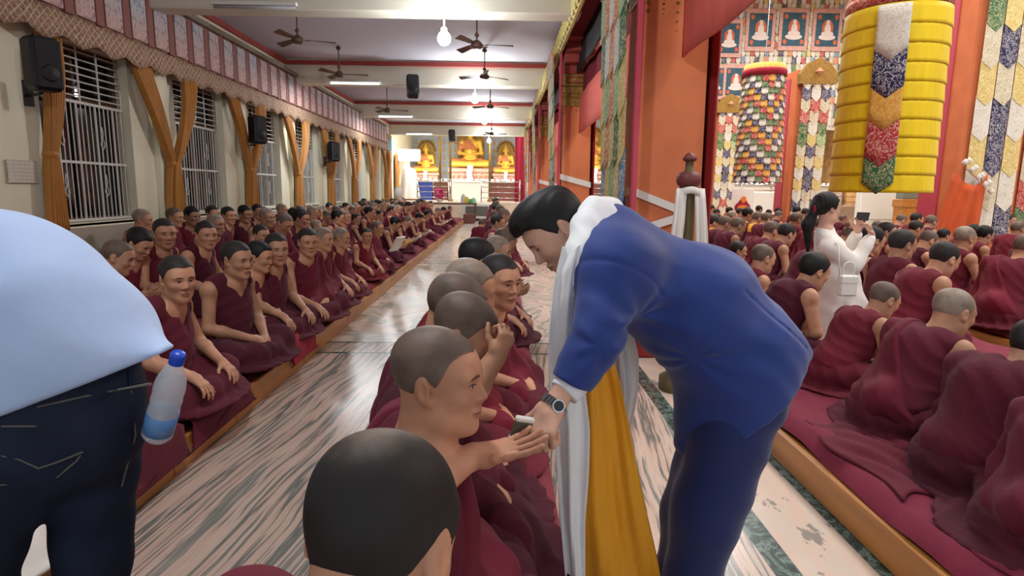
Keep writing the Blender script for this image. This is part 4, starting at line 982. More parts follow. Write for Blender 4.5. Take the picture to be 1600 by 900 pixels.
# ------------------------------------------------------------------ altar hall
GB = mat('statue_gold', (234, 186, 70), .38, metal=.35, spec=.6); ROB = mat('statue_robe', (196, 122, 72), .7, var=.2, vscale=6); THR = mat('throne_carving', (176, 130, 110), .6, var=.4, vscale=14, bump=.5, bscale=30); WHC = mat('offering_scarf', (226, 222, 214), .8)
BLU = mat('blue_silk', (50, 70, 150), .6)
sb = [E((0, 0, 1.62), (.16, .17, .20), .05), E((0, 0, 1.80), (.085, .09, .12), .05), C((0, 0, 1.88), (0, 0, 2.0), .05, .015, .03), C((0, .02, 1.2), (0, .02, 1.5), .11, .09, .06), E((0, .02, 1.02), (.38, .22, .30), .1), E((0, .02, .62), (.34, .24, .34), .1),
      E((-.38, .02, 1.14), (.13, .14, .15), .08), E((.38, .02, 1.14), (.13, .14, .15), .08)]
sb += [C((-.42, .0, 1.1), (-.50, -.06, .68), .11, .09, .05), C((-.50, -.06, .68), (-.10, -.36, .62), .09, .06, .05), C((.42, 0, 1.1), (.50, -.06, .68), .11, .09, .05), C((.50, -.06, .68), (.10, -.36, .62), .09, .06, .05)]
sb += [C((-.2, 0, .25), (-.72, -.2, .22), .2, .17, .08), C((.2, 0, .25), (.72, -.2, .22), .2, .17, .08), C((-.72, -.25, .2), (.15, -.45, .17), .16, .12, .06), C((.72, -.25, .2), (-.15, -.45, .17), .16, .12, .06), E((0, -.15, .2), (.5, .3, .14), .08)]
for s in (-1, 1): sb += [E((s*.17, 0, 1.58), (.03, .05, .12), .02), E((s*.06, -.145, 1.63), (.04, .03, .02), .02)]
sb += [C((0, -.15, 1.66), (0, -.19, 1.58), .02, .03, .03)]
stat = sdf_data('statue_body', sb, .028, [GB])
rb = [E((0, .02, 1.0), (.41, .25, .32), .08), C((-.2, 0, .25), (-.74, -.2, .23), .23, .2, .08), C((.2, 0, .25), (.74, -.2, .23), .23, .2, .08), E((0, -.15, .2), (.55, .34, .17), .08), C((-.42, .02, 1.12), (-.50, -.04, .7), .14, .13, .05), fold(.02, 16, (.5, .2, .8), 1, 1.2), CUT(lambda X: X[:, 0]*f4(.8)-f4(.15)-(f4(1.0)-X[:, 2])*f4(.5), .02)]
rbd = sdf_data('statue_robe', rb, .032, [ROB])
def statue(label, px, pb, d, s, halo=True):
    p = P(px, pb, d); p[2] = 1.93; t = thing('gilded_statue', label, 'statue', p, 0, 'gilded statues of the altar hall'); t.scale = (s, s, s)
    z0 = .62
    obj('statue_body', stat, t, (0, 0, z0)); obj('statue_robe', rbd, t, (0, 0, z0))
    mb = MB(); mb.box((-.95, -.6, 0), (.95, .5, .14), 0, .03); mb.box((-.85, -.52, .14), (.85, .45, .42), 0, .03); mb.box((-.95, -.6, .42), (.95, .5, .62), 0, .05)
    for k in range(7): mb.lathe([(0, -.1), (.09, 0), (0, .1)], (-.75+.25*k, -.55, .28), 8)
    mb.obj('throne', [THR], t)
    mb = MB(); pts = []
    for k in range(25):
        a = PI*k/24; pts.append((.62*math.cos(a), .42, 2.1+.75*math.sin(a)))
    mb.prism([(.62, .42, .6)]+pts+[(-.62, .42, .6)], (0, .1, 0))
    for k in range(1, 24, 2):
        a = PI*k/24; mb.lathe([(0, -.12), (.1, 0), (0, .12)], (.60*math.cos(a), .4, 2.1+.72*math.sin(a)), 8)
    mb.obj('carved_halo', [GOLDP], t)
    mb = MB(); mb.grid(lambda u, v: (-.12+.24*u+.03*math.sin(v*9), -.64-.08*math.sin(u*PI), .75-.75*v), 8, 8); mb.obj('offering_scarf', [WHC], t, smooth=True, solid=.02)
    return t
statue('largest gilded seated statue in the middle of the altar hall', 735, 286, 36.6, 1.30)
statue('smaller gilded seated statue at the window side of the altar hall', 666, 286, 36.6, .85)
statue('smaller gilded seated statue on the arcade side of the altar hall', 790, 286, 36.6, .85)
statue('gilded seated statue glimpsed between the first two orange pillars', 926, 286, 36.2, 1.15)
statue('gilded seated statue glimpsed right of the multicoloured banner in the nave', 1222, 286, 36.2, 1.1)
CAB = mat('altar_cabinet', (110, 66, 58), .5, var=.3, vscale=5); 
for k, (a, c, lab) in enumerate(((647, 676, 'blue draped altar counter next to the window wall'), (676, 700, 'dark wooden altar counter beside the blue draped one'), (700, 765, 'white draped altar counter under the largest statue'), (765, 815, 'dark wooden altar counter below the arcade side statue'), (880, 960, 'altar counter glimpsed between the first two orange pillars'), (1110, 1250, 'altar counter behind the near nave crowd'), (1260, 1420, 'altar counter under the yellow banner'))):
    x0 = P(a, 297, 34.6)[0]; x1 = min(19.3, P(c, 297, 34.6)[0])
    t = thing('altar_counter', lab, 'counter', (x0, 34.6, .9), 0, 'altar counters')
    mb = MB(); mb.box((.03, 0, 0), (x1-x0-.03, .45, 1.0), 0, .02)
    mb.obj('cabinet', [[BLU, CAB, WHC, CAB, CAB, WHC, WHC][k]], t)
    mb = MB(); mb.box((0, -.05, 1.0), (x1-x0, .5, 1.06), 0, .01); mb.obj('counter_top', [WHITE_P], t)
    n = max(3, int((x1-x0)/.28)); mbw = MB()
    BOWL = bpy.data.materials.get('bowl_silver') or mat('bowl_silver', (236, 236, 240), .2, metal=.6, emit=(255, 250, 235), estr=0.0)
    for q in range(n): mbw.lathe([(.05, 1.06), (.06, 1.09), (.11, 1.2), (.10, 1.2), (.05, 1.1), (0, 1.1)], ((x1-x0)*(q+.5)/n, .2, 0), 10)
    mbw.obj('offering_bowls', [BOWL], t, kind='stuff')
    lg = lamp('counter_light', 'AREA', ((x0+x1)/2, 34.55, 2.9), 60, (1, .98, .92), max(.5, x1-x0), (0.5, 0, 0), .15)
# railing on the stage edge
def railing(label, x0, x1):
    t = thing('steel_railing', label, 'railing', (x0, 31.1, .9), 0, 'railings on the stage edge')
    for k in range(4):
        mb = MB(); mb.tube([(0, 0, .2+.27*k), (x1-x0, 0, .2+.27*k)], .03 if k == 3 else .02, 8); mb.obj('rail', [STEEL], t, smooth=True)
    n = max(2, int((x1-x0)/1.5)+1)
    for k in range(n):
        mb = MB(); xx = (x1-x0)*k/(n-1); mb.tube([(xx, 0, 0), (xx, 0, 1.05)], .035, 8); mb.lathe([(0, 1.12), (.05, 1.08), (0, 1.02)], (xx, 0, 0), 8); mb.obj('post', [STEEL], t, smooth=True)
def xa(px, d=31.1): return P(px, 300, d)[0]
railing('steel railing before the altar on the window side', xa(652), xa(704)); railing('steel railing before the altar on the arcade side', xa(752), xa(812)); railing('steel railing seen between the first two orange pillars', xa(880), xa(955)); railing('steel railing before the nave altar, left of the yellow banner', xa(1112), xa(1250)); railing('steel railing before the nave altar, under the yellow banner', xa(1262), xa(1425))
for k, px in enumerate((688, 704, 765)):
    mb = MB(); p = P(px, 300, 31.3); mb.tube([(0, 0, 0), (0, 0, 6.0)], .06, 10); mb.lathe([(.12, 0), (.12, .1), (.06, .15)], (0, 0, 0), 12)
    prop(mb.obj('slender_post', [GOLDP], None, (p[0], 31.3, .9), smooth=True), ['slender gilt post left of the largest statue', 'slender gilt post touching the largest statue on its window side', 'slender gilt post right of the largest statue'][k], 'post')
# table with offerings and the things around it
t0 = P(680, 345, 28.5); t = thing('offering_table', 'long dark table with bottles and bowls before the altar stage', 'table', (P(660, 345, 28.5)[0], 28.2, 0)); TW = P(745, 345, 28.5)[0]-P(660, 345, 28.5)[0]
mb = MB(); mb.box((0, 0, .82), (TW, .7, .88), 0, .01); mb.obj('table_top', [CAB], t)
for xx in (.05, TW-.11):
    for yy in (.05, .59):
        mb = MB(); mb.box((xx, yy, 0), (xx+.06, yy+.06, .82)); mb.obj('leg', [CAB], t)
tx = t.location.x
PINK = mat('pink_petals', (226, 60, 140), .7); GRN = mat('green_plastic', (90, 190, 120), .5); YLW = mat('yellow_plastic', (230, 200, 60), .5)
mb = MB(); rr = random.Random(4)
for k in range(40):
    a = rr.random()*6.3; e = rr.random()*PI; c = np.array([.2*math.cos(a)*math.sin(e), .2*math.sin(a)*math.sin(e), .42+.2*math.cos(e)])
    mb.lathe([(0, -.06), (.07, 0), (0, .06)], c, 6)
fl = thing('flower_vase', 'bunch of bright pink flowers in a vase on the offering table', 'flowers', (P(686, 320, 28.4)[0], 28.5, .88)); mb.obj('petals', [PINK], fl)
mb = MB(); mb.lathe([(.08, 0), (.11, .1), (.06, .25), (.08, .3)], (0, 0, 0), 12); mb.obj('vase', [WHITE_P], fl, smooth=True)
for k, (px, col, lab, h) in enumerate(((724, WHITE_P, 'white flask on the offering table, left of the yellow one', .42), (729, YLW, 'yellow canister on the offering table', .3), (735, GRN, 'green bowl stack on the offering table', .2), (743, mat('pale_green', (170, 226, 200), .5), 'pale green box shaped pot at the table end', .26))):
    mb = MB(); mb.lathe([(0, 0), (.11, 0), (.12, h*.1), (.12, h*.7), (.06, h*.9), (.06, h), (0, h)], (0, 0, 0), 14)
    prop(mb.obj('offering_vessel', [col], None, (min(P(px, 320, 28.4)[0], tx+TW-.15), 28.45, .88), smooth=True), lab, 'vessel')
t = thing('air_cooler', 'white boxed cooler with a dark grille beneath the altar stage', 'cooler', (P(745, 345, 29.6)[0], 29.9, 0)); mb = MB(); mb.box((-.75, -.2, .12), (.75, .25, .85), 0, .02); mb.obj('housing', [WHITE_P], t)
mb = MB(); 
for k in range(8): mb.box((-.55, -.23, .25+.06*k), (.55, -.2, .28+.06*k))
mb.obj('grille', [BLACK], t); mb = MB(); mb.box((-.7, -.18, 0), (.7, .2, .12)); mb.obj('foot', [BLACK], t)
mb = MB(); mb.box((-.25, -.2, 0), (.25, .2, .42), 0, .02); mb.box((-.2, -.21, .05), (.2, -.2, .36)); prop(mb.obj('wooden_crate', [CAB], None, (P(733, 360, 27.6)[0], 27.6, 0)), 'small brown box standing on the aisle floor before the table', 'box')
t = thing('side_table', 'small wooden table beside the far end of the window wall', 'table', (P(630, 330, 26.5)[0]-.9, 26.3, .25)); mb = MB(); mb.box((0, 0, .77), (1.6, .7, .83), 0, .01); mb.obj('table_top', [WOOD], t)
for xx in (.05, 1.49):
    for yy in (.05, .6):
        mb = MB(); mb.box((xx, yy, 0), (xx+.06, yy+.05, .77)); mb.obj('leg', [WOOD], t)
mb = MB(); mb.lathe([(0, 0), (.16, 0), (.17, .3), (.12, .5), (0, .5)], (0, 0, 0), 14); prop(mb.obj('white_jar', [WHITE_P], None, (P(622, 330, 26.5)[0], 26.6, 1.08), smooth=True), 'large white jar on the small table by the far windows', 'jar')
t = thing('draped_stand', 'tall white draped stand near the window wall by the altar', 'stand', (P(640, 310, 32.0)[0], 32.0, .9))
mb = MB(); mb.lathe([(.55, 0), (.48, .5), (.4, 1.1), (.34, 1.6), (.1, 1.7), (0, 1.7)], (0, 0, 0), 40, fn=lambda r, z, a: r*(1+.06*math.sin(a*9)*(1 if z < 1.5 else 0))); mb.obj('white_drape', [WHC], t, smooth=True)
mb = MB(); mb.box((-.55, -.3, 2.0), (.6, .0, 2.6), 0, .05); mb.tube([(0, 0, 1.6), (0, -.1, 2.1)], .04); mb.obj('glowing_white_box', [mat('white_box_glow', (255, 255, 255), .5, emit=(255, 255, 250), estr=.6)], t)  # plain white box, its brightness put in as emission; not a lamp
mb = MB(); mb.grid(lambda u, v: (-.75+.3*u+.02*math.sin(v*8), -.42+.05*math.sin(u*9), 1.75-1.2*v), 8, 6); o = mb.obj('hanging_scarf', [BR['ochre']], t, smooth=True, solid=.02)
p = PX(607, 232, XW+.02); t = thing('framed_picture', 'framed picture high on the window wall past the valance', 'picture', p); mb = MB(); mb.box((0, -.55, -.65), (.06, .55, .65), 0, .02); mb.obj('frame', [GOLDP], t); mb = MB(); mb.box((.05, -.42, -.5), (.07, .42, .5)); mb.obj('canvas', [TEAL], t)
mb = MB(); mb.grid(lambda u, v: (.6*u, .05*math.sin(u*14), 3.6-3.59*v), 20, 3); prop(mb.obj('red_hanging', [RED], None, (P(810, 300, 32)[0]-.2, 32, .9), smooth=True, solid=.02), 'tall red cloth hanging beside the arcade end of the altar', 'hanging')
# posters and boards before the nave altar
POS = mat('poster_print', (226, 222, 216), .6); ORR = mat('poster_orange', (222, 120, 40), .6)
p = P(1160, 316, 23.0); t = thing('portrait_board', 'white board with a picture of a red robed seated figure, behind the nave crowd', 'poster', p); mb = MB(); mb.box((-.42, -.02, -.55), (.42, .02, .5), 0, .01); mb.obj('board', [POS], t); mb = MB(); disc(0, -.2, .3, .22, -.03, 0); disc(0, -.12, .2, .24, -.045, 0); disc(.02, .1, .1, .12, -.05, 1); disc(.0, -.2, .2, .1, -.055, 1); mb.obj('portrait', [RED, ORR], t)
mb = MB(); mb.tube([(-.3, .05, -.5), (-.3, .1, -1.9)], .03); mb.tube([(.3, .05, -.5), (.3, .1, -1.9)], .03); mb.obj('board_stand', [STEEL], t)
p = P(1427, 318, 22.5); t = thing('reading_desk', 'wooden desk with grey boxes in the nave under the yellow banner', 'desk', (p[0], 22.6, 0)); mb = MB(); mb.box((-.55, -.3, 1.05), (.85, .3, 1.35), 0, .02); mb.box((-.5, -.25, 0), (.8, .25, 1.05)); mb.obj('desk_body', [WOOD], t); mb = MB(); mb.box((-.5, -.2, 1.35), (.1, .2, 1.8), 0, .02); mb.box((.15, -.2, 1.35), (.6, .2, 1.8), 0, .02); mb.obj('document_box', [mat('grey_box', (118, 122, 112), .6)], t)
p = P(1415, 300, 24.6); p[2] = 1.4; mb = MB(); mb.box((-1.9, -.2, -.9), (1.2, .2, .2), 0, .03); mb.box((-1.9, -.15, -1.4), (1.2, .15, -.9)); prop(mb.obj('white_cabinet', [WHITE_P], None, p), 'long white cabinet beyond the nave crowd', 'cabinet')
p = P(1180, 300, 24.6); p[2] = 1.4; mb = MB(); mb.box((-.2, -.2, -.9), (2.6, .2, .15), 0, .03); mb.box((-.2, -.15, -1.4), (2.6, .15, -.9)); prop(mb.obj('white_cabinet', [WHITE_P], None, p), 'white cabinet behind the portrait board', 'cabinet')
# orange drape gathered round a nave pillar, and the post with a scarf
q = P(1492, 297, 12.3)[0]
mb = MB()
def od(u, v): 
    a = -.4+1.25*u; return (q+.05+a*(.55+.25*v)-.25*v, 12.15-.12*math.sin(u*PI)-.06*math.sin(u*18)*(.4+v*.6), 1.95-.25*abs(math.sin(u*PI))*(1-v)-1.45*v)
mb.grid(od, 40, 8); prop(mb.obj('orange_drape', [cloth('orange_cloth', (190, 84, 46), .4, oc=False)], smooth=True, solid=.02), 'crumpled orange cloth wrapped low round the nave pillar by the yellow banner', 'drape')
mb = MB()
for k in range(9): mb.lathe([(0, -.07), (.07, 0), (0, .07)], (q-.05+.075*k, 12.05, 2.15-.07*k+.1*(k % 2)), 8)
prop(mb.obj('white_scarf', [SASH], smooth=True), 'white scarf knotted above the crumpled orange cloth', 'scarf')
p = PX(1075, 300, 1.36); d = p[1]; zt = P(1074, 240, d)[2]
t = thing('turned_post', 'olive wooden post with a maroon knob standing before the nearest orange pillar', 'post', (1.36, d, 0))
OLV = mat('olive_wood', (96, 84, 54), .6, var=.3, vscale=12); MRW = mat('maroon_wood', (110, 52, 48), .5)
mb = MB(); mb.lathe([(.14, 0), (.14, .1), (.075, .14), (.06, .5), (.055, zt-.32), (.065, zt-.22)], (0, 0, 0), 18); mb.obj('shaft', [OLV], t, smooth=True)
mb = MB(); mb.lathe([(.03, zt-.235), (.075, zt-.23), (.088, zt-.20), (.088, zt-.16), (.07, zt-.135), (.03, zt-.13)], (0, 0, 0), 22); mb.obj('ring', [MRW], t, smooth=True)
mb = MB(); mb.lathe([(.045, zt-.14), (.03, zt-.11), (.028, zt-.06), (.04, zt-.05)], (0, 0, 0), 18); mb.obj('neck', [OLV], t, smooth=True)
mb = MB(); mb.lathe([(.03, zt-.055), (.048, zt-.05), (.05, zt-.03), (.035, zt-.01), (.015, zt+.005), (0, zt+.008)], (0, 0, 0), 22); mb.obj('knob', [MRW], t, smooth=True)
mb = MB()
for s in (-1, 1):
    def sc(u, v): 
        a = (u-.5)*.075*(1+.5*v); return (1.36+s*(.065+.07*v)+a, d-.065-.02*math.sin(u*12)*(.3+v)-.03*math.sin(min(1, v*3)*PI/2), zt-.25-.95*v)
    mb.grid(sc, 12, 12)
mb.grid(lambda u, v: (1.36+.085*math.cos(PI*u+0)*1.0, d-.075*math.sin(PI*u)-.02, zt-.245-.05*v-.01*math.sin(u*9)), 16, 2)
prop(mb.obj('white_scarf', [SASH], smooth=True, solid=.012), 'white scarf hung round the olive post behind the blue suit', 'scarf')

loose_cloth('crumpled white scarf on the left platform, seen between the legs of the stooping man', (-1.66, 1.98, .25), .16, .22, .10, 8, SASH)
# ------------------------------------------------------------------ people
def hc_of(lean, pitch, yaw):
    def sp(b_, ln, a): return b_+np.array([0, math.sin(a)*ln, math.cos(a)*ln])
    nk = sp(sp(np.array([0, -.02, .10]), .29, lean), .155, lean+.2)
    return sp(nk, .15, lean*.8+pitch*.45)+np.array([math.sin(-yaw)*.012, .025, 0])
def esh(lean):
    ch = np.array([0, -.02, .10])+.29*np.array([0, math.sin(lean), math.cos(lean)]); sh = ch+.115*np.array([0, math.sin(lean), math.cos(lean)])-.005*np.array([0, math.cos(lean), -math.sin(lean)])
    return np.array([0, sh[1]-.02, (sh[2]-.50)*.7])
def to_local(wp, hp, rz, zs, hc, smin_=.82, smax_=1.16):
    s = min(max((hp[2]-zs)/hc[2], smin_), smax_)
    o = np.array(Matrix.Rotation(rz, 3, 'Z') @ Vector(hc.tolist()))*s
    q = np.array(wp)-np.array([hp[0]-o[0], hp[1]-o[1], zs])
    return np.array(Matrix.Rotation(-rz, 3, 'Z') @ Vector(q.tolist()))/s
SEAT = .245; CSEAT = .24
D2R = PI/180
# ---- middle row, nearest the camera: each monk posed by himself
CLO_M = (.95, .9, .95, 1)
def hero(nm_, label, hp, rzf, yaw, zs=CSEAT, hb=.0042, hc=.0075, tone=None, clo=None, rtarget=None, rel=None, rdir=None, rn=None, group=None, **kw):
    rz = (rzf-yaw)*D2R; yw = yaw*D2R
    lean, pitch = kw.get('lean', .1), kw.get('pitch', .15)
    if rtarget is not None:
        c = hc_of(lean, pitch, yw); w = to_local(rtarget, hp, rz, zs, c); e = to_local(rel, hp, rz, zs, c)-esh(lean)
        dv = np.array(Matrix.Rotation(-rz, 3, 'Z') @ Vector(rdir)); nv = np.array(Matrix.Rotation(-rz, 3, 'Z') @ Vector(rn)); kw['rh'] = (e, w, dv, nv)
    Dm = monk_data(nm_, hb=hb, hc=hc, yaw=yw, **kw)
    t = place_monk(Dm, hp, rz, zs, label, group, tone, clo); return t, Dm
GC = 'monks of the middle row'
ta, Da = hero('a', 'cropped haired monk nearest the camera, seen from behind at the bottom', P(592, 853, .80), -20, 30, hair='short', over='shawl2', pitch=.55, lean=.12, arms='lap', seed=1, hs=1.08, group=GC, tone=(1, .96, .92, 1), clo=(1.05, .95, 1, 1))
thin = hair_mat('thinning_hair', (34, 31, 31), .6, 600, 0); b = NB(thin); pc = Da['HM'][:3, :3]@np.array([-.012, -.055, .115])+Da['hc']
vm = b.N.new('ShaderNodeVectorMath'); vm.operation = 'DISTANCE'; tcv = b.coord('Object'); b.L.new(tcv, vm.inputs[0]); vm.inputs[1].default_value = tuple(pc)
kk = b.m('ADD', vm.outputs['Value'], b.m('MULTIPLY', b.m('SUBTRACT', b.noise(tcv, 22, 4).outputs[0], .5), .07)); b.base(b.mix(b.step(kk, .015, .075), lin((104, 90, 76)), lin((34, 31, 31))))
Da['hair'].materials.clear(); Da['hair'].materials.append(thin)
hero('b', 'shaven monk in profile holding out his palm to the man in the blue suit', P(686, 590, 1.42), -101, -14, hair='stub', over='shawl2', pitch=.0, lean=.06, arms='lap', seed=2, fat=.002, group=GC, tone=(1.06, .98, .94, 1), clo=(.95, .9, .95, 1), hs=.9, hb=.0036, rtarget=P(738, 713, 1.41), rel=P(640, 780, 1.29), rdir=(1, .12, .16), rn=(-.1, .25, -1.0), hsc=.84, curlR=.16)
hero('c', 'shaven monk with bowed head and raised fist, right behind the profile monk', P(724, 506, 1.95), -99, -16, hair='stub', over='shawl', pitch=.45, lean=.12, arms='raise', seed=3, hs=.92, group=GC, tone=(.92, .88, .84, 1), rtarget=P(774, 560, 1.84), rel=P(728, 622, 1.79), rdir=(.45, .1, .85), rn=(.5, -.85, -.1), curlR=1.05, hsc=.70)
hero('d', 'third shaven head in the middle row, mostly hidden behind the bowed monk', P(712, 478, 2.30), -88, 0, hair='stub', over='shawl', pitch=.4, lean=.1, seed=4, hb=.006, hc=.01, group=GC)
hero('e', 'monk behind three shaven heads of the middle row, turned towards the blue suit', P(733, 444, 2.80), -84, 0, hair='grey', over='shawl', pitch=.3, lean=.1, seed=5, hb=.006, hc=.01, group=GC, tone=(1.1, 1.05, 1, 1))
hero('f', 'cropped haired boy monk looking out towards the camera from the middle row', P(781, 441, 3.35), -137, -32, hair='short', over='shawl2', pitch=.08, lean=.12, arms='lap', seed=6, group=GC, tone=(1.08, 1.02, .98, 1), clo=(1.1, .95, 1, 1), hs=1.08)
hero('g', 'black haired monk turned away, behind the boy in the middle row', P(746, 402, 3.9), -62, 0, hair='black', over='shawl', pitch=.2, lean=.05, seed=7, hb=.006, hc=.01, group=GC, tone=(1.1, 1.05, 1, 1), clo=(1.3, 1, 1, 1))
# ---- shared figures for the rows
V = {}
V['lapF'] = monk_data('v1', hb=.0052, hc=.010, yaw=-.10, pitch=.1, arms='lap', over='vest', hair='short', seed=11)
V['kneeC'] = monk_data('v2', hb=.0052, hc=.010, yaw=-.65, pitch=.08, lean=.14, arms='knee', over='vest', hair='short', seed=12)
V['shawlC'] = monk_data('v3', hb=.0052, hc=.010, yaw=-.5, pitch=.1, arms='far', over='shawl', hair='short', seed=13, lean=.12)
V['stubF'] = monk_data('v4', hb=.0052, hc=.010, yaw=.05, pitch=.12, arms='knee', over='shawl2', hair='grey', seed=14)
V['read'] = monk_data('v5', hb=.0055, hc=.010, yaw=.1, pitch=.55, lean=.28, arms='book', over='vest', hair='black', seed=15)
V['readS'] = monk_data('v6', hb=.0055, hc=.010, yaw=-.05, pitch=.5, lean=.25, arms='book', over='shawl', hair='stub', seed=16)
V['wrap'] = monk_data('v7', hb=.0055, hc=.010, yaw=-.25, pitch=.12, arms='lap', over='wrap', hair='stub', seed=17)
V['lapB'] = monk_data('v8', hb=.0055, hc=.010, yaw=.2, pitch=.2, arms='lap', over='vest', hair='black', seed=18)
V['lean'] = monk_data('v9', hb=.0055, hc=.010, yaw=.1, pitch=.35, lean=.42, arms='lap', over='vest', hair='short', seed=19)
V['leanS'] = monk_data('v10', hb=.0055, hc=.010, yaw=-.1, pitch=.3, lean=.40, arms='lap', over='shawl', hair='stub', seed=20)
YSH = dict(V['leanS']); ymesh = YSH['shawl'].copy(); ymesh.materials.clear()
YW = cloth('yellow_shawl', (226, 160, 40), .4, oc=False); ymesh.materials.append(SHAWL); ymesh.materials.append(YW)
idx = []
for p_ in ymesh.polygons:
    c = p_.center; idx.append(1 if c[2] > .44 and c[0] < .05 else 0)
ymesh.polygons.foreach_set('material_index', np.array(idx, np.int32)); YSH['shawl'] = ymesh; V['yellow'] = YSH
VY = {'lapF': -.10, 'kneeC': -.65, 'shawlC': -.5, 'stubF': .05, 'read': .1, 'readS': -.05, 'wrap': -.25, 'lapB': .2, 'lean': .1, 'leanS': -.1, 'yellow': -.1}
taken = []
def seat_row(v, hp, face, label, group, zs=SEAT, tone=None, clo=None, spin=None):
    rz = face*D2R-VY[v] if spin is None else spin*D2R
    t = place_monk(V[v], hp, rz, zs, label, group, tone, clo); taken.append((hp[0], hp[1])); return t
def book(t, label, col, open_=True):
    """an open long-leaf book held in the hands of the monk t"""
    mb = MB(); 
    for s in (-1, 1): mb.prism([(0, 0, 0), (s*.17, 0, .03), (s*.17, 0, .045), (0, 0, .018)], (0, .15, 0), 0)
    k = mb.obj('open_book', [col]); M = Matrix.Translation(t.location) @ Matrix.Rotation(t.rotation_euler[2], 4, 'Z') @ Matrix.Scale(t.scale[0], 4) @ Matrix.Translation((0, .40, .25)) @ Matrix.Rotation(.55, 4, 'X')
    k.matrix_world = M; prop(k, label, 'book', 'prayer books in the left rows')
YP = mat('yellowed_pages', (206, 160, 72), .8)
# front row on the left platform
GF = 'monks of the front row on the left platform'
FR = [(277, 437, 'kneeC', -128, 'square jawed monk first in the front row, just behind the water bottle', -1.82, (1.0, .94, .9, 1)), (370, 407, 'lapF', -112, 'brown skinned monk with clasped hands, second in the front row on the left', -1.84, (.84, .8, .76, 1)),
      (405, 402, 'lapB', -92, 'black haired monk in profile, third in the front row on the left', -1.94, (1.05, 1, .95, 1)), (432, 390, 'kneeC', -140, 'monk turning to the camera, fourth in the front row on the left', -1.86, (.9, .86, .82, 1)),
      (481, 379, 'shawlC', -145, 'monk staring at the camera with head tilted, fifth in the front row on the left', -1.82, (1, .95, .9, 1)), (505, 374, 'stubF', -100, 'pale shaven monk sixth in the front row, looking across the aisle', -1.86, (1.15, 1.1, 1.05, 1)),
      (533, 372, 'stubF', -92, 'grey stubbled monk seventh in the front row, in strict profile', -1.84, (1.05, 1, .95, 1)), (573, 369, 'kneeC', -150, 'boy monk in brighter red, eighth in the front row, facing the camera', -1.84, (1, .95, .9, 1)),
      (590, 357, 'wrap', -104, 'ninth monk of the front row on the left, upright beside the red clad boy', -1.89, None), (617, 350, 'read', -78, 'black haired monk bent over a yellow book, tenth in the front row', -1.84, (.8, .77, .74, 1)),
      (635, 347, 'readS', -95, 'eleventh monk of the front row on the left, reading with bowed head', -1.87, None), (654, 341, 'read', -85, 'twelfth monk of the front row on the left, bare armed over white pages', -1.84, None),
      (668, 335, 'lapB', -80, 'thirteenth monk of the front row on the left, before the pink flowers', -1.87, None), (684, 331, 'readS', -95, 'fourteenth monk of the front row on the left, with pages on his knees', -1.84, None),
      (693, 329, 'read', -90, 'fifteenth monk of the front row on the left, near the far table', -1.84, None), (703, 327, 'wrap', -90, 'last monk at the far end of the front row on the left', -1.84, None)]
for k, (px, py, v, fc, la, X, tn) in enumerate(FR):
    t = seat_row(v, PX(px, py, X-.06), fc, la, GF, tone=tn, clo=(1.45, .95, .95, 1) if k == 7 else CLO[(0, 3, 1, 1, 0, 5, 0, 0)[k % 8]])
    if v in ('read', 'readS'): book(t, {9: 'open yellow paged book on the lap of the tenth front row monk', 10: 'white paged book held by the eleventh front row monk', 11: 'white paged book held by the twelfth front row monk', 13: 'white pages on the knees of the fourteenth front row monk', 14: 'white pages before the fifteenth front row monk'}[k], YP if k == 9 else PAPER)
t = [o for o in S.objects if o.get('label', '').startswith('ninth monk of the front')][0]
mb = MB(); mb.prism([(-.12, 0, 0), (.12, 0, .0), (.12, 0, .02), (-.12, 0, .02)], (0, .26, 0)); k = mb.obj('white_booklet', [PAPER]); k.matrix_world = Matrix.Translation(t.location) @ Matrix.Rotation(t.rotation_euler[2]-.4, 4, 'Z') @ Matrix.Translation((.0, .40, .30)) @ Matrix.Rotation(1.0, 4, 'X'); prop(k, 'tilted white booklet held up by the ninth front row monk', 'book', 'prayer books in the left rows')
# rows behind it
R2 = [(185, 403, -3.05, 'leanS', -75, 'shaven monk bowing to the right at the edge of the pale blue shirt'), (217, 381, -3.35, 'read', -95, 'black haired monk with lowered eyes, second from the blue shirt'), (257, 363, -3.3, 'kneeC', -135, 'frowning monk with bare shoulder facing the camera, third from the blue shirt'),
      (322, 368, -3.0, 'kneeC', -130, 'round faced monk with a bare arm, behind the clasped hands monk'), (408, 368, -2.9, 'shawlC', -120, 'monk leaning sideways behind the third and fourth front row monks'), (443, 344, -3.0, 'readS', -110, 'monk with an orange tinted collar behind the fifth front row monk'),
      (337, 351, -3.8, 'stubF', -105, 'pale shaven monk between the first and second windows, third row'), (417, 339, -3.6, 'stubF', -110, 'grey shaven monk below the third window, third row'), (470, 340, -3.0, 'lapB', -90, 'black haired monk behind the front row, below the fourth window'),
      (223, 344, -4.85, 'stubF', -80, 'shaven monk against the wall beneath the first window'), (273, 339, -4.85, 'wrap', -95, 'reddish shaven monk against the wall by the first curtain pair'), (300, 335, -4.85, 'lapB', -110, 'short haired monk against the wall right of the first curtain pair'), (332, 329, -4.85, 'lapF', -115, 'monk against the wall beneath the second window'),
      (357, 334, -4.4, 'kneeC', -115, 'monk with hands near his chin under the second window'), (383, 333, -4.4, 'lapB', -110, 'monk under the edge of the second window beside a curtain knot'), (403, 330, -4.6, 'shawlC', -120, 'monk just right of the second curtain knot, wall row')]
GB2 = 'monks of the rear rows on the left platform'
for px, py, X, v, fc, la in R2: seat_row(v, PX(px, py, X), fc, la, GB2)
VS = list(VY); VS.remove('yellow')
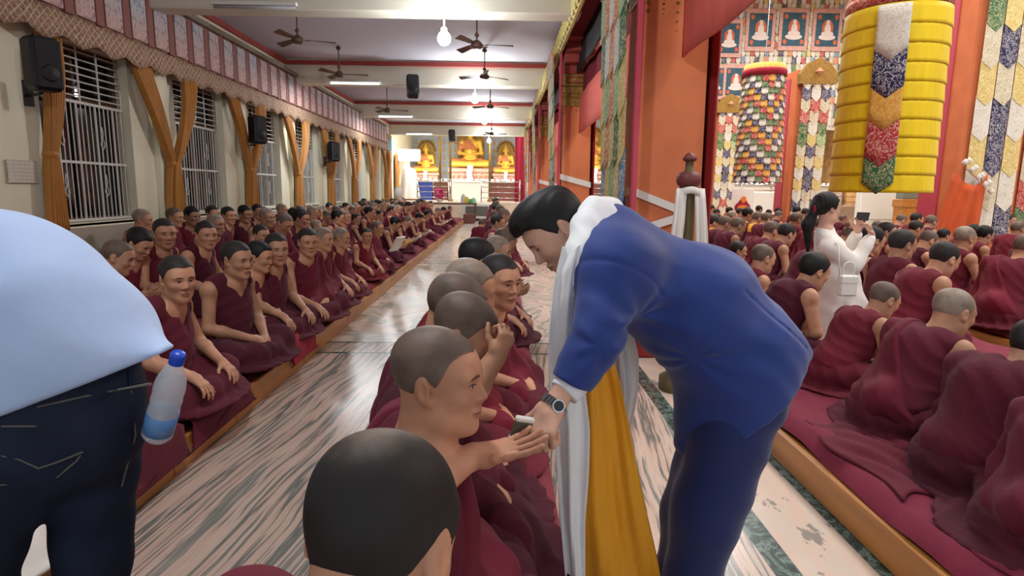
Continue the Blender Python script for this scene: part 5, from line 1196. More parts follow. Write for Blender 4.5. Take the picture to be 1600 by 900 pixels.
adj = {'lapF': 'cropped haired', 'kneeC': 'cropped haired', 'shawlC': 'shawled', 'stubF': 'grey shaven', 'read': 'black haired reading', 'readS': 'shaven reading', 'wrap': 'wrapped up shaven', 'lapB': 'black haired', 'lean': 'forward leaning', 'leanS': 'shaven, leaning', 'yellow': 'yellow shouldered'}
def autofill(X, y0, y1, step, rowname, group, face=-95, zs=SEAT, pool=('lapF', 'stubF', 'readS', 'wrap', 'lapB', 'read', 'kneeC', 'shawlC'), zh=(.86, 1.02), endname='near end', jx=.1):
    y = y0; k = 1
    while y < y1:
        x = X+rnd.uniform(-jx, jx)
        if all((x-a)**2+(y-c)**2 > .36 for a, c in taken) and not (.6 < x < 2.4 and any(q-.5 < y < q+1.1 for q in PIL)):
            v = pool[rnd.randrange(len(pool))]
            seat_row(v, np.array([x, y, rnd.uniform(*zh)]), face+rnd.uniform(-22, 22), ('%s monk, %s past the %s in the %s' if 'window' in endname else '%s monk, %s from the %s of the %s') % (adj[v], ordn(k), endname, rowname), group, zs); k += 1
        y += step*rnd.uniform(.93, 1.12)
autofill(-3.0, 9.3, 25.5, .80, 'second row from the aisle', GB2, endname='first window')
autofill(-3.9, 9.4, 26, .78, 'third row from the aisle', GB2, endname='first window')
autofill(-4.8, 10.9, 26, .78, 'row against the wall', GB2, endname='second window')
# farther part of the middle row
CR = [(778, 394, .0, 'stubF', -100, 'grey shaven monk right behind the boy in the middle row'), (787, 381, .05, 'readS', -95, 'second head behind the boy in the middle row, bowed'), (773, 362, -.12, 'lapB', -90, 'dark haired monk halfway down the middle row'), (753, 350, -.42, 'wrap', -20, 'monk with his back turned, sitting out on the aisle side of the middle row'), (799, 360, .14, 'stubF', -110, 'monk on the passage side halfway down the middle row'), (778, 349, -.06, 'lapF', -95, 'monk before the cluster at the far end of the middle row')]
for px, py, X, v, fc, la in CR:
    hp = PX(px, py, X) if abs(X) > .1 else PZ(px, py, .98); 
    seat_row(v, hp, fc, la, GC, CSEAT)
autofill(-.12, 11.5, 25, .9, 'far middle row', GC, -90, CSEAT, jx=.16, zh=(.9, 1.08))
autofill(.10, 12.4, 25, 1.1, 'passage side of the far middle row', GC, -90, CSEAT, jx=.06, zh=(.86, 1.0))
# ---- right platform beside the blue suit
GR = 'monks on the platform beside the blue suit'
hero('r4', 'stooping shaven monk in a sleeveless robe, in front of the white dress hem', P(1380, 470, 3.9), -82, -2, SEAT, .0048, .0085, hair='stub', over='vest', pitch=.38, lean=.52, seed=31, group=GR, tone=(1.0, .95, .9, 1))
hero('r5', 'broad shouldered shaven monk with a shawl, largest of the right platform', P(1488, 490, 3.15), -80, -4, SEAT, .0048, .0085, hair='grey', over='shawl', pitch=.25, lean=.48, seed=32, fat=.008, wide=1.06, group=GR, tone=(1.0, .95, .88, 1), clo=(.95, .9, .95, 1))
hero('r6', 'monk in dark faded maroon whose head leaves the right edge of the picture', P(1615, 545, 2.55), -78, -2, SEAT, .006, .009, hair='short', over='wrap', pitch=.3, lean=.48, seed=33, group=GR, clo=(.62, .62, .7, 1), wide=1.05)
hero('r7', 'monk cut off at the bottom right corner, nearest on the right platform', P(1735, 615, 2.05), -78, -2, SEAT, .006, .009, hair='short', over='shawl', pitch=.3, lean=.45, seed=34, group=GR, clo=(.75, .7, .78, 1))
hero('r3', 'black haired young monk with bare arms, left of the standing woman', P(1271, 425, 4.55), -82, -2, SEAT, .0048, .0085, hair='black', over='vest', pitch=.3, lean=.50, seed=35, group=GR, tone=(1.08, 1.0, .95, 1))
tg, _ = hero('r2', 'shaven monk wearing thin glasses behind the back of the blue suit', P(1192, 405, 5.3), -80, 0, SEAT, .0048, .009, hair='stub', over='vest', pitch=.15, lean=.2, seed=36, group=GR, tone=(1.05, 1, .95, 1))
HMg = _['HM']; mb = MB()
for s in (-1, 1):
    c = np.array([s*.033, .098, .003]); mb.tube([HMg[:3, :3]@(c+np.array([.021*math.cos(a), 0, .016*math.sin(a)]))+HMg[:3, 3] for a in np.linspace(0, 2*PI, 18)], .0016, 5)
    mb.tube([HMg[:3, :3]@np.array(q)+HMg[:3, 3] for q in ((s*.054, .096, .006), (s*.082, .0, .012), (s*.083, -.02, .0))], .0018, 5)
mb.tube([HMg[:3, :3]@np.array(q)+HMg[:3, 3] for q in ((-.013, .1, .006), (0, .104, .009), (.013, .1, .006))], .0016, 5); mb.obj('glasses', [BLACK], tg)
seat_row('lapF', P(1153, 393, 6.7), -100, 'monk at the shoulder of the blue suit, before the one with glasses', GR, tone=(1, .95, .9, 1))
autofill(2.05, 6.2, 22, .78, 'row behind the blue suit', GR, -80, jx=.08, endname='near end', pool=('lapF', 'stubF', 'readS', 'wrap', 'lapB', 'lean', 'leanS'))
# ---- nave rows
GN = 'monks of the nave rows'
NX = [x+.42 for x in XR]
NV = [(1409, 384, 'lapF', -82, 'shaven monk with a bare arm just right of the handbag'), (1476, 390, 'lean', -80, 'black haired monk with a bare arm, above the largest shaven monk'), (1362, 374, 'lapB', -85, 'black haired monk behind the elbow of the woman in white'), (1386, 364, 'kneeC', -120, 'young monk looking round, just right of the woman in white'),
      (1408, 346, 'readS', -90, 'monk seated under the yellow banner, left of the pale cabinet end'), (1432, 344, 'lapF', -90, 'monk under the hem of the yellow banner at its right'), (1455, 346, 'leanS', -80, 'monk between the yellow banner and the crumpled orange cloth'), (1507, 374, 'stubF', -80, 'shaven monk before the crumpled orange cloth'),
      (1538, 368, 'lapB', -85, 'black haired upright monk right of the crumpled orange cloth'), (1577, 345, 'shawlC', -140, 'far monk facing this way at the right edge of the nave'), (1590, 359, 'wrap', -80, 'broad monk at the right edge, before the far facing one'), (1602, 386, 'leanS', -75, 'monk cut by the right edge, behind the bright red back'), 
      (1115, 344, 'lean', -90, 'monk at the edge of the red pillar strip in the near nave crowd'), (1133, 348, 'yellow', -85, 'shaven monk with a yellow shoulder, front of the near nave crowd'), (1153, 352, 'leanS', -85, 'monk leaning beside the front yellow shouldered one'), (1168, 336, 'lapB', -90, 'black haired monk amid the near nave crowd'), (1184, 340, 'yellow', -85, 'yellow shouldered monk in the middle of the near nave crowd'),
      (1198, 341, 'yellow', -80, 'yellow shouldered monk at the right of the near nave crowd'), (1206, 357, 'leanS', -80, 'grey shaven monk in front of the second yellow shoulder'), (1229, 358, 'lean', -75, 'monk bending low behind the ponytail of the woman'), (1245, 345, 'wrap', -85, 'monk just left of the ponytail of the woman')]
for px, py, v, fc, la in NV:
    q = PZ(px, py, .98); X = min(NX, key=lambda a: abs(a-q[0])); hp = PX(px, py, X) if abs(X-q[0]) < .8 else q
    seat_row(v, hp, fc, la, GN, SEAT)
seat_row('leanS', np.array([3.55, 3.5, .82]), -60, 'hunched monk in brighter red at the right edge, second row of the nave', GN, SEAT, clo=(1.45, .9, .9, 1))
seat_row('leanS', np.array([3.6, 2.7, .90]), -70, 'monk past the right edge, nearest in the second nave row', GN, SEAT)
for i, X in enumerate(NX):
    autofill(X, (5.0, 6.5, 7.4, 8.6)[i], 21.5, .80, '%s nave row' % ordn(i+2), GN, -82, pool=('lapF', 'stubF', 'readS', 'wrap', 'lapB', 'lean', 'leanS', 'lean'), zh=(.84, 1.0))
# ------------------------------------------------------------------ the man in the blue suit
SUIT = mat('navy_suit', (34, 58, 126), .7, bump=.05, bscale=500, var=.06, vscale=4, sheen=.2, spec=.35)
TROU = mat('navy_trousers', (25, 40, 92), .7, bump=.05, bscale=500, var=.06, vscale=4, sheen=.2, spec=.35)
SHIRT = mat('white_shirt', (226, 228, 232), .7, bump=.2, bscale=60)
SILKW = mat('white_silk', (240, 242, 242), .6, bump=.35, bscale=35, spec=.4, sheen=.2, stretch=(1, 1, .2)); SILKY = mat('golden_silk', (236, 162, 16), .5, bump=.35, bscale=40, spec=.5, sheen=.25, stretch=(1, 1, .25))
B0 = np.array([P(1130, 580, 1.9)[0], 1.9, 0])
root = thing('standing_man', 'black haired man in a blue suit bowing over the middle row, scarves round his neck', 'person', B0)
def rr_(px, d): return px/F_PX*d
hcB = P(871, 362, 1.90)
fB = nrm([-.70, -.14, -.70]); HB = frame(hcB, fB, (-.72, .0, .70), 1.0)
nkB = P(938, 372, 1.92); shN = P(958, 425, 1.72); elN = P(932, 530, 1.62); wrN = P(868, 630, 1.565); shF = P(945, 405, 2.10); elF = P(918, 540, 2.08); wrF = P(888, 640, 1.98)
fist = P(840, 684, 1.50)
fd = nrm(fist-wrN)
body = [G(HB, head(.004), .02), C(HB[:3, :3]@np.array([0, -.03, -.05])+hcB, nkB, .055, .066, .03), C(nkB, P(1000, 430, 1.92), .07, .13, .05), C(P(1000, 430, 1.92), P(1150, 560, 1.92), .14, .14, .05), C(nkB, shN, .06, .06, .04), C(nkB, shF, .06, .06, .04)]
body += arm(shN, elN, wrN, .05)+hand(wrN+fd*.004, fd, (-.55, -.75, .3), -1, curls=[.95, 1.1, 1.2, 1.25], spread=.05, thumb=.35, s=1.06)
fF = nrm(P(880, 700, 1.95)-wrF); body += arm(shF, elF, wrF, .05)+hand(wrF, fF, (-.2, .7, .6), 1, .5, .1)
for a, c_ in ((1.86, 0), (2.00, -14)):
    body += [C(P(1140+c_, 620, a), P(1092+c_, 835, a), .09, .07, .03), C(P(1092+c_, 835, a), np.array([P(1085+c_, 900, a)[0], a, .09]), .06, .045, .02)]
obj('body', sdf_data('blue_body', body, .0036, [SK_PALE], B0, HB), root, color=(.98, .93, .9, 1))
top = [E((0, .03, .098), (.068, .07, .04), .03), E((0, .07, .08), (.05, .026, .024), .02)]
hp_ = [G(HB, hair_prims(.006, -.006, top)+[fold(.0016, 150, (1, .25, .2), .4, .7)], 0)]
obj('hair', sdf_data('blue_hair', hp_, .0034, [HAIR_BLACK], B0, it=1), root)
A_, B_, C_ = P(985, 430, 1.92), P(1085, 478, 1.93), P(1160, 560, 1.93)
jk = [E(A_, (.15, .20, .165), .06), C(P(955, 400, 1.92), B_, .125, .190, .06), C(B_, C_, .192, .165, .08, (1, 1.15, 1)), C(P(1190, 510, 1.93), P(1250, 546, 1.93), .075, .025, .08, (1, 2.0, 1)), C(P(1120, 575, 1.93), P(1080, 690, 1.93), .14, .06, .08, (1, 1.35, 1)), C(P(1160, 560, 1.93), P(1150, 680, 1.93), .165, .16, .06, (1, 1.25, 1)),
      C(nkB+np.array([.02, 0, 0]), shN, .085, .085, .09), C(nkB+np.array([.02, 0, 0]), shF, .085, .085, .09), E(shN+np.array([.01, .02, 0]), (.105, .085, .108), .11), E(shF, (.095, .09, .10), .09)]
slv = lambda s, e, w, r: [C(s, e, r, r*.80, .04), C(e, w, r*.80, r*.62, .03)]
cuffN = P(893, 600, 1.592)
jk += [G(np.eye(4), slv(shN, elN, cuffN+nrm(cuffN-elN)*.05, .088)+[CUT(lambda X: (X-cuffN.astype(f4))@nrm(cuffN-elN).astype(f4), .005)], .03)]+slv(shF, elF, P(894, 615, 2.0), .085)
h1, h2 = P(1256, 552, 1.93), P(1084, 686, 1.93); hd = nrm(h2-h1); hn = np.array([-hd[2], 0, hd[0]]); hn = hn if hn[2] < 0 else -hn
def suit_w(X):
    # creases run from the armpit and across the back and the elbow
    u = (X[:, 0]*.55+X[:, 2]*.8)*38+1.6*np.sin(X[:, 1]*11+X[:, 0]*6); return (.0022*np.sin(u*.6)*(.5+.5*np.sin(X[:, 0]*13-X[:, 2]*9))+.0010*np.sin(u*1.9+X[:, 1]*20)).astype(f4)
sl0 = nrm(cuffN-elN)
ap = P(990, 492, 1.75); hp0 = P(1085, 560, 1.75); ve1, ve2 = P(1150, 452, 1.8), P(1246, 540, 1.85); ad = nrm(elN-shN)
def seam_w(X):
    o = np.zeros(len(X), f4)
    for c, fr, am, dc in ((ap, 8, .0075, .20), (hp0, 9, .0055, .17), (elN, 7, .0055, .12)):
        dx, dz = X[:, 0]-f4(c[0]), X[:, 2]-f4(c[2]); r = np.sqrt(dx*dx+dz*dz)+1e-5; a = np.arctan2(dz, dx)
        o += (am*np.sin(a*fr+3*r)*np.exp(-r/dc)*np.clip(r/.05, 0, 1)*(.6+.4*np.sin(a*2.3+1))*(X[:, 1] < 2.0)).astype(f4)
    t = (X-(shN+ad*.015).astype(f4))@ad.astype(f4); rr2 = np.sqrt(((X-shN.astype(f4))**2).sum(1))
    o += (.0045*np.exp(-(t/.006)**2)*(rr2 < .16)*(X[:, 1] < 1.86)).astype(f4)
    q = X[:, [0, 2]]-ve1[[0, 2]].astype(f4); sg = (ve2-ve1)[[0, 2]]; L_ = np.linalg.norm(sg); sg = (sg/L_).astype(f4); tt = q@sg; nn_ = q@np.array([-sg[1], sg[0]], f4)
    o += (.006*np.clip(1-np.abs(nn_-.006)/.006, 0, 1)*(tt > 0)*(tt < L_)*(X[:, 1] < 1.93)).astype(f4)
    return o
jk += [WR(suit_w), WR(seam_w), fold(.0035, 17, (.35, .25, .9), 1.3, .9), CUT(lambda X: ((X-h1.astype(f4))@hn.astype(f4)), .008), NEG(C(HB[:3, :3]@np.array([0, -.03, -.04])+hcB, nkB+np.array([-.01, 0, 0]), .075, .072, .01))]
# vent of the jacket tail
obj('jacket', sdf_data('blue_jacket', jk, .0062, [SUIT], B0, it=1), root)
tr = [E(P(1158, 600, 1.92), (.13, .16, .14), .06)]
for d, dx in ((1.86, 4), (2.00, -14)):
    tr += [C(P(1147+dx, 610, d), P(1098+dx, 800, d), .124, .105, .05), C(P(1100+dx, 800, d), P(1078+dx, 900, d), .112, .088, .05), C(P(1078+dx, 900, d), np.array([P(1062+dx, 930, d)[0], d, .10]), .088, .085, .04), C(P(1188+dx*.5, 600, d), P(1130+dx, 760, d), .085, .08, .06)]
tr += [WR(lambda X: (.0045*np.sin((X[:, 2]+X[:, 0]*.5)*34+2*np.sin(X[:, 0]*14))*np.clip((X[:, 2]-.2)*2, 0, 1)).astype(f4)), PLN((0, 0, .06), (0, 0, -1))]
obj('trousers', sdf_data('blue_trousers', tr, .0085, [TROU], B0, it=2), root)
for d, dx in ((1.86, 4), (2.00, -14)):
    x = P(1062+dx, 930, d)[0]; obj('shoe', sdf_data('shoe', [C((x+.03, d, .05), (x-.17, d, .035), .05, .042, .03, (1, .9, 1)), PLN((0, 0, 0), (0, 0, -1))], .008, [BLACK], B0), root)
cf = nrm(wrN-cuffN)
obj('shirt_cuff', sdf_data('cuff', [C(cuffN-cf*.02, cuffN+cf*.06, .047, .042, .01), CUT(lambda X: (X-(cuffN+cf*.034).astype(f4))@cf.astype(f4), .004)], .004, [SHIRT], B0), root)
# wrist watch
wc = wrN+cf*.008; up = nrm(np.cross(cf, [0, 1, 0])); sd = np.cross(cf, up); mb = MB()
WB = mat('watch_steel', (96, 96, 98), .25, metal=.9); 
ring = [wc+.032*(math.cos(a)*up*1.02+math.sin(a)*sd) for a in np.linspace(0, 2*PI, 21)]
for i in range(20):
    a = 2*PI*i/20; c = wc+.0335*(math.cos(a)*up+math.sin(a)*sd); mb.tube([c-cf*.011, c+cf*.011], .0055, 6)
wt = mb.obj('watch_bracelet', [WB], root, -B0)
out = nrm(np.array([.25, -.92, .3])-cf*np.dot(cf, [.25, -.92, .3])); c0 = wc+out*.034; q1 = nrm(np.cross(out, cf))
mb = MB(); mb.tube([c0-out*.004, c0+out*.007], .0175, 20); w1 = mb.obj('watch_case', [STEEL], root, -B0); mb = MB(); mb.tube([c0+out*.0065, c0+out*.0085], .0140, 20); mb.obj('watch_dial', [mat('dark_dial', (24, 30, 44), .15)], wt); w1.parent = wt; w1.location = (0, 0, 0)
# scarves
def ribbon(name, rows, m, parent, n=30, pleats=1.6, amp=.012, sub=10, sol=.004, base=B0, ph=0.0):
    R = np.array(rows, float); t = np.linspace(0, len(R)-1, (len(R)-1)*sub+1)
    mb = MB(); cols = [np.interp(t, np.arange(len(R)), R[:, k]) for k in range(4)]
    for k in range(4):
        c = cols[k].copy()
        for _ in range(sub//2): c[1:-1] = (c[:-2]+c[1:-1]*2+c[2:])/4
        cols[k] = c
    Vv = []
    for j in range(len(t)):
        for i in range(n+1):
            u = i/n; px = cols[0][j]+(cols[1][j]-cols[0][j])*u
            dd = cols[3][j]+amp*math.sin(u*pleats*2*PI+ph+.6*math.sin(j*.13))+amp*.16*math.sin(u*pleats*7*PI+j*.05)+amp*.15*math.sin(j*.5+u*5)+amp*.9*math.cos(u*PI*2)*.6
            Vv.append(P(px, cols[2][j]+2.5*math.sin(u*7+j*.15), dd)-base)
    Fc = [(j*(n+1)+i, j*(n+1)+i+1, (j+1)*(n+1)+i+1, (j+1)*(n+1)+i) for j in range(len(t)-1) for i in range(n)]
    return obj(name, (lambda me: me)(data(name, Vv, Fc, [m])), parent), name
def rib(*a, sol=.004, **k):
    o, _ = ribbon(*a, **k); md = o.modifiers.new('solid', 'SOLIDIFY'); md.thickness = sol; md.offset = 0; return o
neckroll = [C(P(912, 345, 1.82), P(930, 330, 1.87), .03, .042, .03), C(P(930, 330, 1.87), P(948, 335, 1.95), .045, .05, .03), C(P(948, 335, 1.95), P(930, 372, 2.06), .05, .045, .03), C(P(946, 350, 1.86), P(916, 396, 1.76), .05, .045, .04), C(P(914, 358, 1.80), P(903, 400, 1.745), .035, .038, .04), C(P(916, 396, 1.76), P(890, 440, 1.735), .045, .034, .04),
            fold(.0035, 60, (.85, .35, .45), 2.0, .6)]
obj('white_scarf', sdf_data('neck_roll', neckroll, .005, [SILKW], B0, it=1), root)
rib('white_scarf_end', [(880, 925, 385, 1.72), (868, 918, 430, 1.71), (862, 914, 480, 1.72), (857, 912, 545, 1.74), (858, 914, 610, 1.76), (865, 922, 670, 1.77), (871, 920, 740, 1.78), (876, 914, 820, 1.79), (884, 914, 905, 1.80), (888, 916, 960, 1.80)], SILKW, root)
rib('white_scarf_end', [(925, 960, 400, 2.06), (935, 975, 480, 2.09), (955, 998, 550, 2.10), (960, 998, 610, 2.10), (963, 988, 660, 2.10), (968, 976, 688, 2.10)], SILKW, root, ph=1.0)
rib('golden_scarf_end', [(900, 918, 400, 1.80), (902, 930, 470, 1.86), (903, 950, 540, 1.88), (902, 966, 590, 1.88), (900, 980, 650, 1.88), (902, 994, 720, 1.88), (904, 1010, 800, 1.88), (908, 1026, 870, 1.88), (912, 1036, 920, 1.88)], SILKY, root, pleats=1.5, amp=.018, ph=2.0)
rib('golden_scarf_end', [(905, 925, 470, 1.93), (915, 955, 540, 1.94), (915, 965, 600, 1.95), (925, 985, 700, 1.95), (940, 1005, 800, 1.95), (955, 1020, 905, 1.95)], SILKY, root, pleats=1.2, amp=.018, ph=.5)
# the little packet passed from hand to hand
pk = P(815, 670, 1.475); mb = MB(); mb.box((-.024, -.008, -.034), (.024, .008, .022), 0, .003); mb.box((-.025, -.009, .022), (.025, .009, .034), 1, .003); mb.box((-.025, -.009, -.036), (.025, .009, -.022), 1, .003)
o = mb.obj('small_packet', [mat('dark_packet', (84, 82, 66), .4), PAPER], None, pk); o.rotation_euler = (.2, .25, .3); prop(o, 'small dark packet with white ends passed between the two hands', 'packet')
# ------------------------------------------------------------------ the man in the pale blue shirt
PSH = mat('pale_blue_shirt', (172, 198, 236), .7, bump=.3, bscale=18, var=.04, vscale=3, sheen=.2); DEN = mat('dark_denim', (30, 38, 56), .8, bump=.1, bscale=500, var=.25, vscale=6, spec=.2)
d0 = 1.36; W0 = np.array([P(110, 640, d0)[0], d0, 0])
root = thing('standing_man', 'man in a pale blue shirt and dark jeans stooping at the left edge', 'person', W0)
hw = P(-330, 560, d0); HW = frame(hw, nrm([-.8, .2, -.55]), (-.5, 0, .8))
sh1, sh2 = P(-190, 470, d0-.2), P(-190, 450, d0+.24)
bw = [G(HW, head(), .02), C(hw, P(-230, 480, d0), .055, .065, .03), C(P(-200, 470, d0), P(100, 560, d0), .13, .11, .06), C(P(-200, 470, d0), sh1, .07, .07, .04), C(P(-200, 470, d0), sh2, .07, .07, .04)]
for q, e, w, s in ((sh1, P(-230, 700, d0-.18), P(-300, 850, d0-.1), -1), (sh2, P(-230, 690, d0+.26), P(-300, 830, d0+.2), 1)): bw += arm(q, e, w)+hand(w, nrm([-.5, .1, -.6]), (0, -1 if s < 0 else 1, .3), s, .4)
for x0_, dd, x1_ in ((135, d0+.07, 140), (30, d0-.07, -55)): bw += [C(P(x0_, 690, dd), P(x1_, 930, dd), .09, .07, .03), C(P(x1_, 930, dd), np.array([P(x1_, 930, dd)[0], dd, .08]), .06, .045, .02)]
obj('body', sdf_data('shirt_body', bw, .006, [SK_MONK], W0, HW), root)
obj('hair', sdf_data('shirt_hair', [G(HW, hair_prims(.008), 0)], .006, [HAIR_BLACK], W0, it=2), root)
s1, s2 = P(284, 540, d0), P(-10, 646, d0); sdn = nrm(s2-s1); shn = np.array([-sdn[2], 0, sdn[0]]); shn = shn if shn[2] < 0 else -shn
def shirt_w(X): 
    u = (X[:, 0]*.9-X[:, 2]*.45)*24+1.4*np.sin(X[:, 1]*7+X[:, 2]*5); return (.0060*np.sin(u)*np.clip(.6+X[:, 2]-.9, .2, 1)+.0025*np.sin(X[:, 0]*31+X[:, 2]*18+1.3*np.sin(X[:, 1]*9))).astype(f4)
shp = [C(P(-60, 468, d0), P(35, 500, d0), .205, .205, .06), C(P(35, 500, d0), P(105, 556, d0), .205, .172, .06), C(P(150, 530, d0), P(252, 556, d0), .085, .03, .06, (1, 1.8, 1)), C(P(-200, 450, d0), P(-60, 468, d0), .18, .205, .06), E(sh1, (.12, .11, .12), .05), E(sh2, (.12, .11, .12), .05), C(P(105, 556, d0), P(60, 660, d0), .175, .18, .06)]
shp += slv(sh1, P(-230, 700, d0-.18), P(-300, 850, d0-.1), .09)+slv(sh2, P(-230, 690, d0+.26), P(-300, 830, d0+.2), .09)
shp += [WR(shirt_w), CUT(lambda X: (X-s1.astype(f4))@shn.astype(f4), .006), NEG(C(hw, P(-230, 480, d0), .07, .07, .01))]
obj('shirt', sdf_data('pale_shirt', shp, .0085, [PSH], W0, it=2), root)
jn = [E(P(100, 640, d0), (.155, .17, .16), .05), C(P(92, 545, d0), P(105, 660, d0), .145, .152, .05), C(P(140, 690, d0+.06), P(146, 860, d0+.08), .115, .082, .04), C(P(146, 860, d0+.08), np.array([P(120, 930, d0+.08)[0], d0+.08, .08]), .082, .075, .04), C(P(30, 700, d0-.07), P(-50, 860, d0-.08), .125, .095, .04), C(P(-50, 860, d0-.08), np.array([P(-70, 930, d0-.08)[0], d0-.08, .08]), .095, .08, .04)]
jeans = jn+[WR(lambda X: (.003*np.sin((X[:, 2]+X[:, 0]*.4)*45+2*np.sin(X[:, 1]*12+X[:, 0]*8))).astype(f4)), PLN((0, 0, .05), (0, 0, -1))]
obj('jeans', sdf_data('dark_jeans', jeans, .008, [DEN], W0, it=2), root)
def on(px, py, prims, d_a=.8, d_b=1.8):
    w = ray(px, py); ts = np.linspace(d_a, d_b, 300)/w[1]; v = ev(prims, (CAM+ts[:, None]*w).astype(f4)); k = np.argmax(v < 0.002); return CAM+w*ts[k]
TH = mat('denim_thread', (96, 92, 84), .8)
for nm_, pts in (('waist_seam', [(2, 648), (60, 636), (120, 622), (180, 610), (235, 600)]), ('pocket_seam', [(2, 666), (50, 666), (100, 664), (158, 658)]), ('pocket_seam', [(158, 658), (120, 720), (90, 745), (0, 758)]), ('pocket_stitching', [(2, 712), (30, 718), (60, 732), (90, 722), (130, 706)]), ('side_seam', [(205, 610), (212, 680), (190, 760)])):
    mb = MB(); mb.tube([on(x, y, jn)-W0 for x, y in pts], .0022, 5); mb.obj(nm_, [TH], root)
mb = MB(); a, c = on(204, 574, jn), on(206, 606, jn); mb.tube([a-W0, c-W0], .009, 6); mb.obj('belt_loop', [DEN], root)
for x0_, dd in ((120, d0+.08), (-70, d0-.08)):
    x = P(x0_, 930, dd)[0]; obj('shoe', sdf_data('shoe_b', [C((x+.05, dd, .05), (x-.15, dd, .035), .05, .042, .03), PLN((0, 0, 0), (0, 0, -1))], .008, [BLACK], W0), root)
# water bottle sticking out of the pocket
PET = mat('clear_plastic', (226, 232, 240), .08, alpha=.30, spec=1.0); WLAB = mat('bottle_label', (96, 150, 210), .2, alpha=.75)
t0 = P(278, 556, 1.30); b0 = P(256, 640, 1.33); ax = t0-b0; Lb = np.linalg.norm(ax)
t = thing('water_bottle', 'clear plastic water bottle with a blue cap at the hip of the stooping man', 'bottle', b0); q = Vector(ax).to_track_quat('Z', 'Y'); t.rotation_mode = 'QUATERNION'; t.rotation_quaternion = q
mb = MB(); R = .033; mb.lathe([(0, -.08), (R*.8, -.08), (R, -.07), (R, 0), (R*.95, Lb*.12), (R, Lb*.2), (R*.95, Lb*.3), (R, Lb*.38), (R*.97, Lb*.48), (R*.9, Lb*.58), (R*.62, Lb*.76), (R*.42, Lb*.84), (R*.40, Lb*.9)], (0, 0, 0), 28); mb.obj('bottle_body', [PET], t, smooth=True, solid=.0012)
mb = MB(); mb.lathe([(R*1.01, -.06), (R*1.015, -.03), (R*1.01, -.005)], (0, 0, 0), 28); mb.obj('blue_label', [WLAB], t, smooth=True, solid=.0006)
mb = MB(); mb.lathe([(R*.46, Lb*.87), (R*.48, Lb*.885), (R*.48, Lb*1.02), (R*.42, Lb*1.05), (0, Lb*1.05)], (0, 0, 0), 24, fn=lambda r, z, a: r*(1+.02*math.sin(a*24))); mb.obj('cap', [BLUE_CAP], t, smooth=True)
# ------------------------------------------------------------------ the woman in white
DRS = mat('white_dress', (234, 228, 220), .75, bump=.3, bscale=30, sheen=.2, stretch=(1, 1, .3)); BAGM = mat('white_leather', (226, 226, 216), .5)
d = 5.3; F0 = np.array([P(1313, 500, d)[0], d, 0]); root = thing('standing_woman', 'woman in a loose white dress taking a picture, dark ponytail down her back', 'person', F0)
hF = P(1293, 327, d); HF = frame(hF, nrm([.97, .12, -.06]), (0, 0, 1), .98)
nk = P(1290, 362, d); s1_, s2_ = P(1297, 386, d-.17), P(1300, 384, d+.17); e1, w1_ = P(1335, 414, d-.16), P(1362, 368, d-.12); e2, w2_ = P(1322, 405, d+.2), P(1340, 362, d+.06)
bw = [G(HF, head(), .02), C(hF-np.array([.02, 0, .05]), nk, .047, .052, .03), C(nk, P(1300, 420, d), .06, .12, .05), C(P(1300, 420, d), P(1305, 480, d), .12, .13, .05), C(nk, s1_, .045, .045, .03), C(nk, s2_, .045, .045, .03)]
bw += arm(s1_, e1, w1_, .042)+hand(w1_, (-.25, .1, .9), (.9, -.3, .2), 1, .65, .1, .92)+arm(s2_, e2, w2_, .042)+hand(w2_, (.1, -.1, .9), (.9, .3, .2), -1, .65, .1, .92)
for s in (-1, 1): bw += [C(P(1308, 480, d+.09*s), np.array([F0[0], d+.09*s, .45]), .09, .05, .03), C((F0[0], d+.09*s, .45), (F0[0], d+.09*s, .08), .05, .04, .03), C((F0[0], d+.09*s, .05), (F0[0]+.15, d+.09*s, .03), .035, .03, .03)]
obj('body', sdf_data('woman_body', bw, .0055, [SK_PALE], F0, HF), root, color=(1.05, 1, .98, 1))
pt = [G(HF, hair_prims(.014, .0, [E((0, -.04, .06), (.085, .085, .08), .03), E((0, -.1, .01), (.05, .04, .04), .03)]), .02), C(HF[:3, :3]@np.array([0, -.12, .0])+hF, P(1262, 350, d), .04, .05, .02), C(P(1262, 350, d), P(1262, 392, d), .05, .018, .03), fold(.004, 120, (1, .3, .1), 1, .6)]
obj('hair', sdf_data('woman_hair', pt, .0055, [HAIR_BLACK], F0, it=1), root)
mb = MB(); c = HF[:3, :3]@np.array([0, -.128, -.005])+hF; mb.tube([c+.042*np.array([.3*math.cos(a), math.cos(a)*.9, math.sin(a)]) for a in np.linspace(0, 2*PI, 16)], .011, 8); mb.obj('hair_tie', [RED], root, -F0)
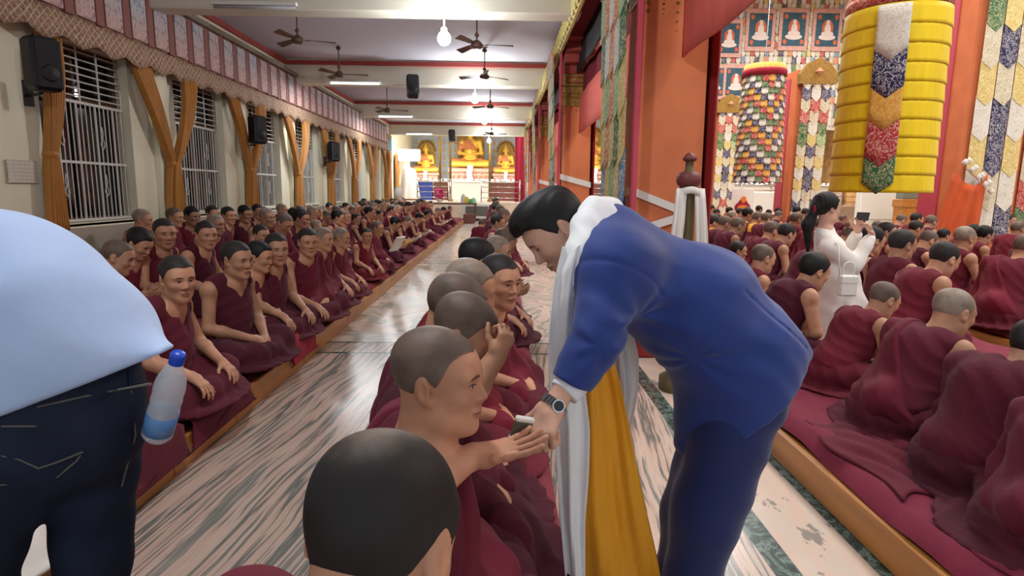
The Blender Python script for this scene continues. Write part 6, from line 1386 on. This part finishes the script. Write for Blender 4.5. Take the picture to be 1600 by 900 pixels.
dr = [C(P(1297, 388, d), P(1303, 430, d), .125, .17, .05, (1, 1.15, 1)), C(P(1303, 430, d), np.array([F0[0]+.0, d, .45]), .18, .215, .06, (1, 1.1, 1)), C(np.array([F0[0], d, .45]), np.array([F0[0], d, .2]), .215, .24, .06, (1, 1.1, 1)), C(nk+np.array([0, 0, -.05]), s1_, .075, .065, .05), C(nk+np.array([0, 0, -.05]), s2_, .075, .065, .05), C(nk+np.array([0, 0, .01]), nk+np.array([0, 0, -.05]), .07, .085, .03)]
dr += slv(s1_, e1, e1+(w1_-e1)*.85, .085)+slv(s2_, e2, e2+(w2_-e2)*.85, .085)
dr += [WR(lambda X: (.009*np.sin(np.arctan2(X[:, 1]-f4(d), X[:, 0]-f4(F0[0]))*9+2*X[:, 2])*np.clip(1.1-X[:, 2], 0, 1)+.003*np.sin(X[:, 2]*40+X[:, 0]*30)).astype(f4)), NEG(C(nk+np.array([0, 0, .05]), nk+np.array([0.0, 0, -.02]), .056, .05, .01)), PLN((0, 0, .12), (0, 0, -1))]
obj('dress', sdf_data('woman_dress', dr, .010, [DRS], F0, it=2), root)
pp = P(1348, 338, d-.03); mb = MB(); mb.box((-.004, -.075, -.036), (.004, .075, .036), 0, .003); o = mb.obj('mobile_phone', [BLACK], None, pp); o.rotation_euler = (0, .15, .15); prop(o, 'dark mobile phone held up by the woman in white', 'phone')
pb = P(1322, 462, d-.33); t = thing('handbag', 'small white square handbag hanging at the side of the woman in white', 'bag', pb)
mb = MB(); mb.box((-.073, -.035, 0), (.073, .035, .17), 0, .012); bb = mb.obj('bag_body', [BAGM], t); mb = MB(); mb.box((-.076, -.038, .10), (.076, .036, .175), 0, .012); mb.obj('flap', [BAGM], bb)
mb = MB(); mb.tube([(-.045, 0, .17), (-.05, 0, .23), (-.03, 0, .275), (0, 0, .285), (.03, 0, .275), (.05, 0, .23), (.045, 0, .17)], .007, 8); mb.obj('handle', [BAGM], t, smooth=True)
mb = MB(); mb.tube([(-.07, 0, .16), (-.08, .05, .42), tuple(s1_-pb+np.array([0, 0, .07]))], .006, 6); mb.obj('strap', [BAGM], t, smooth=True)
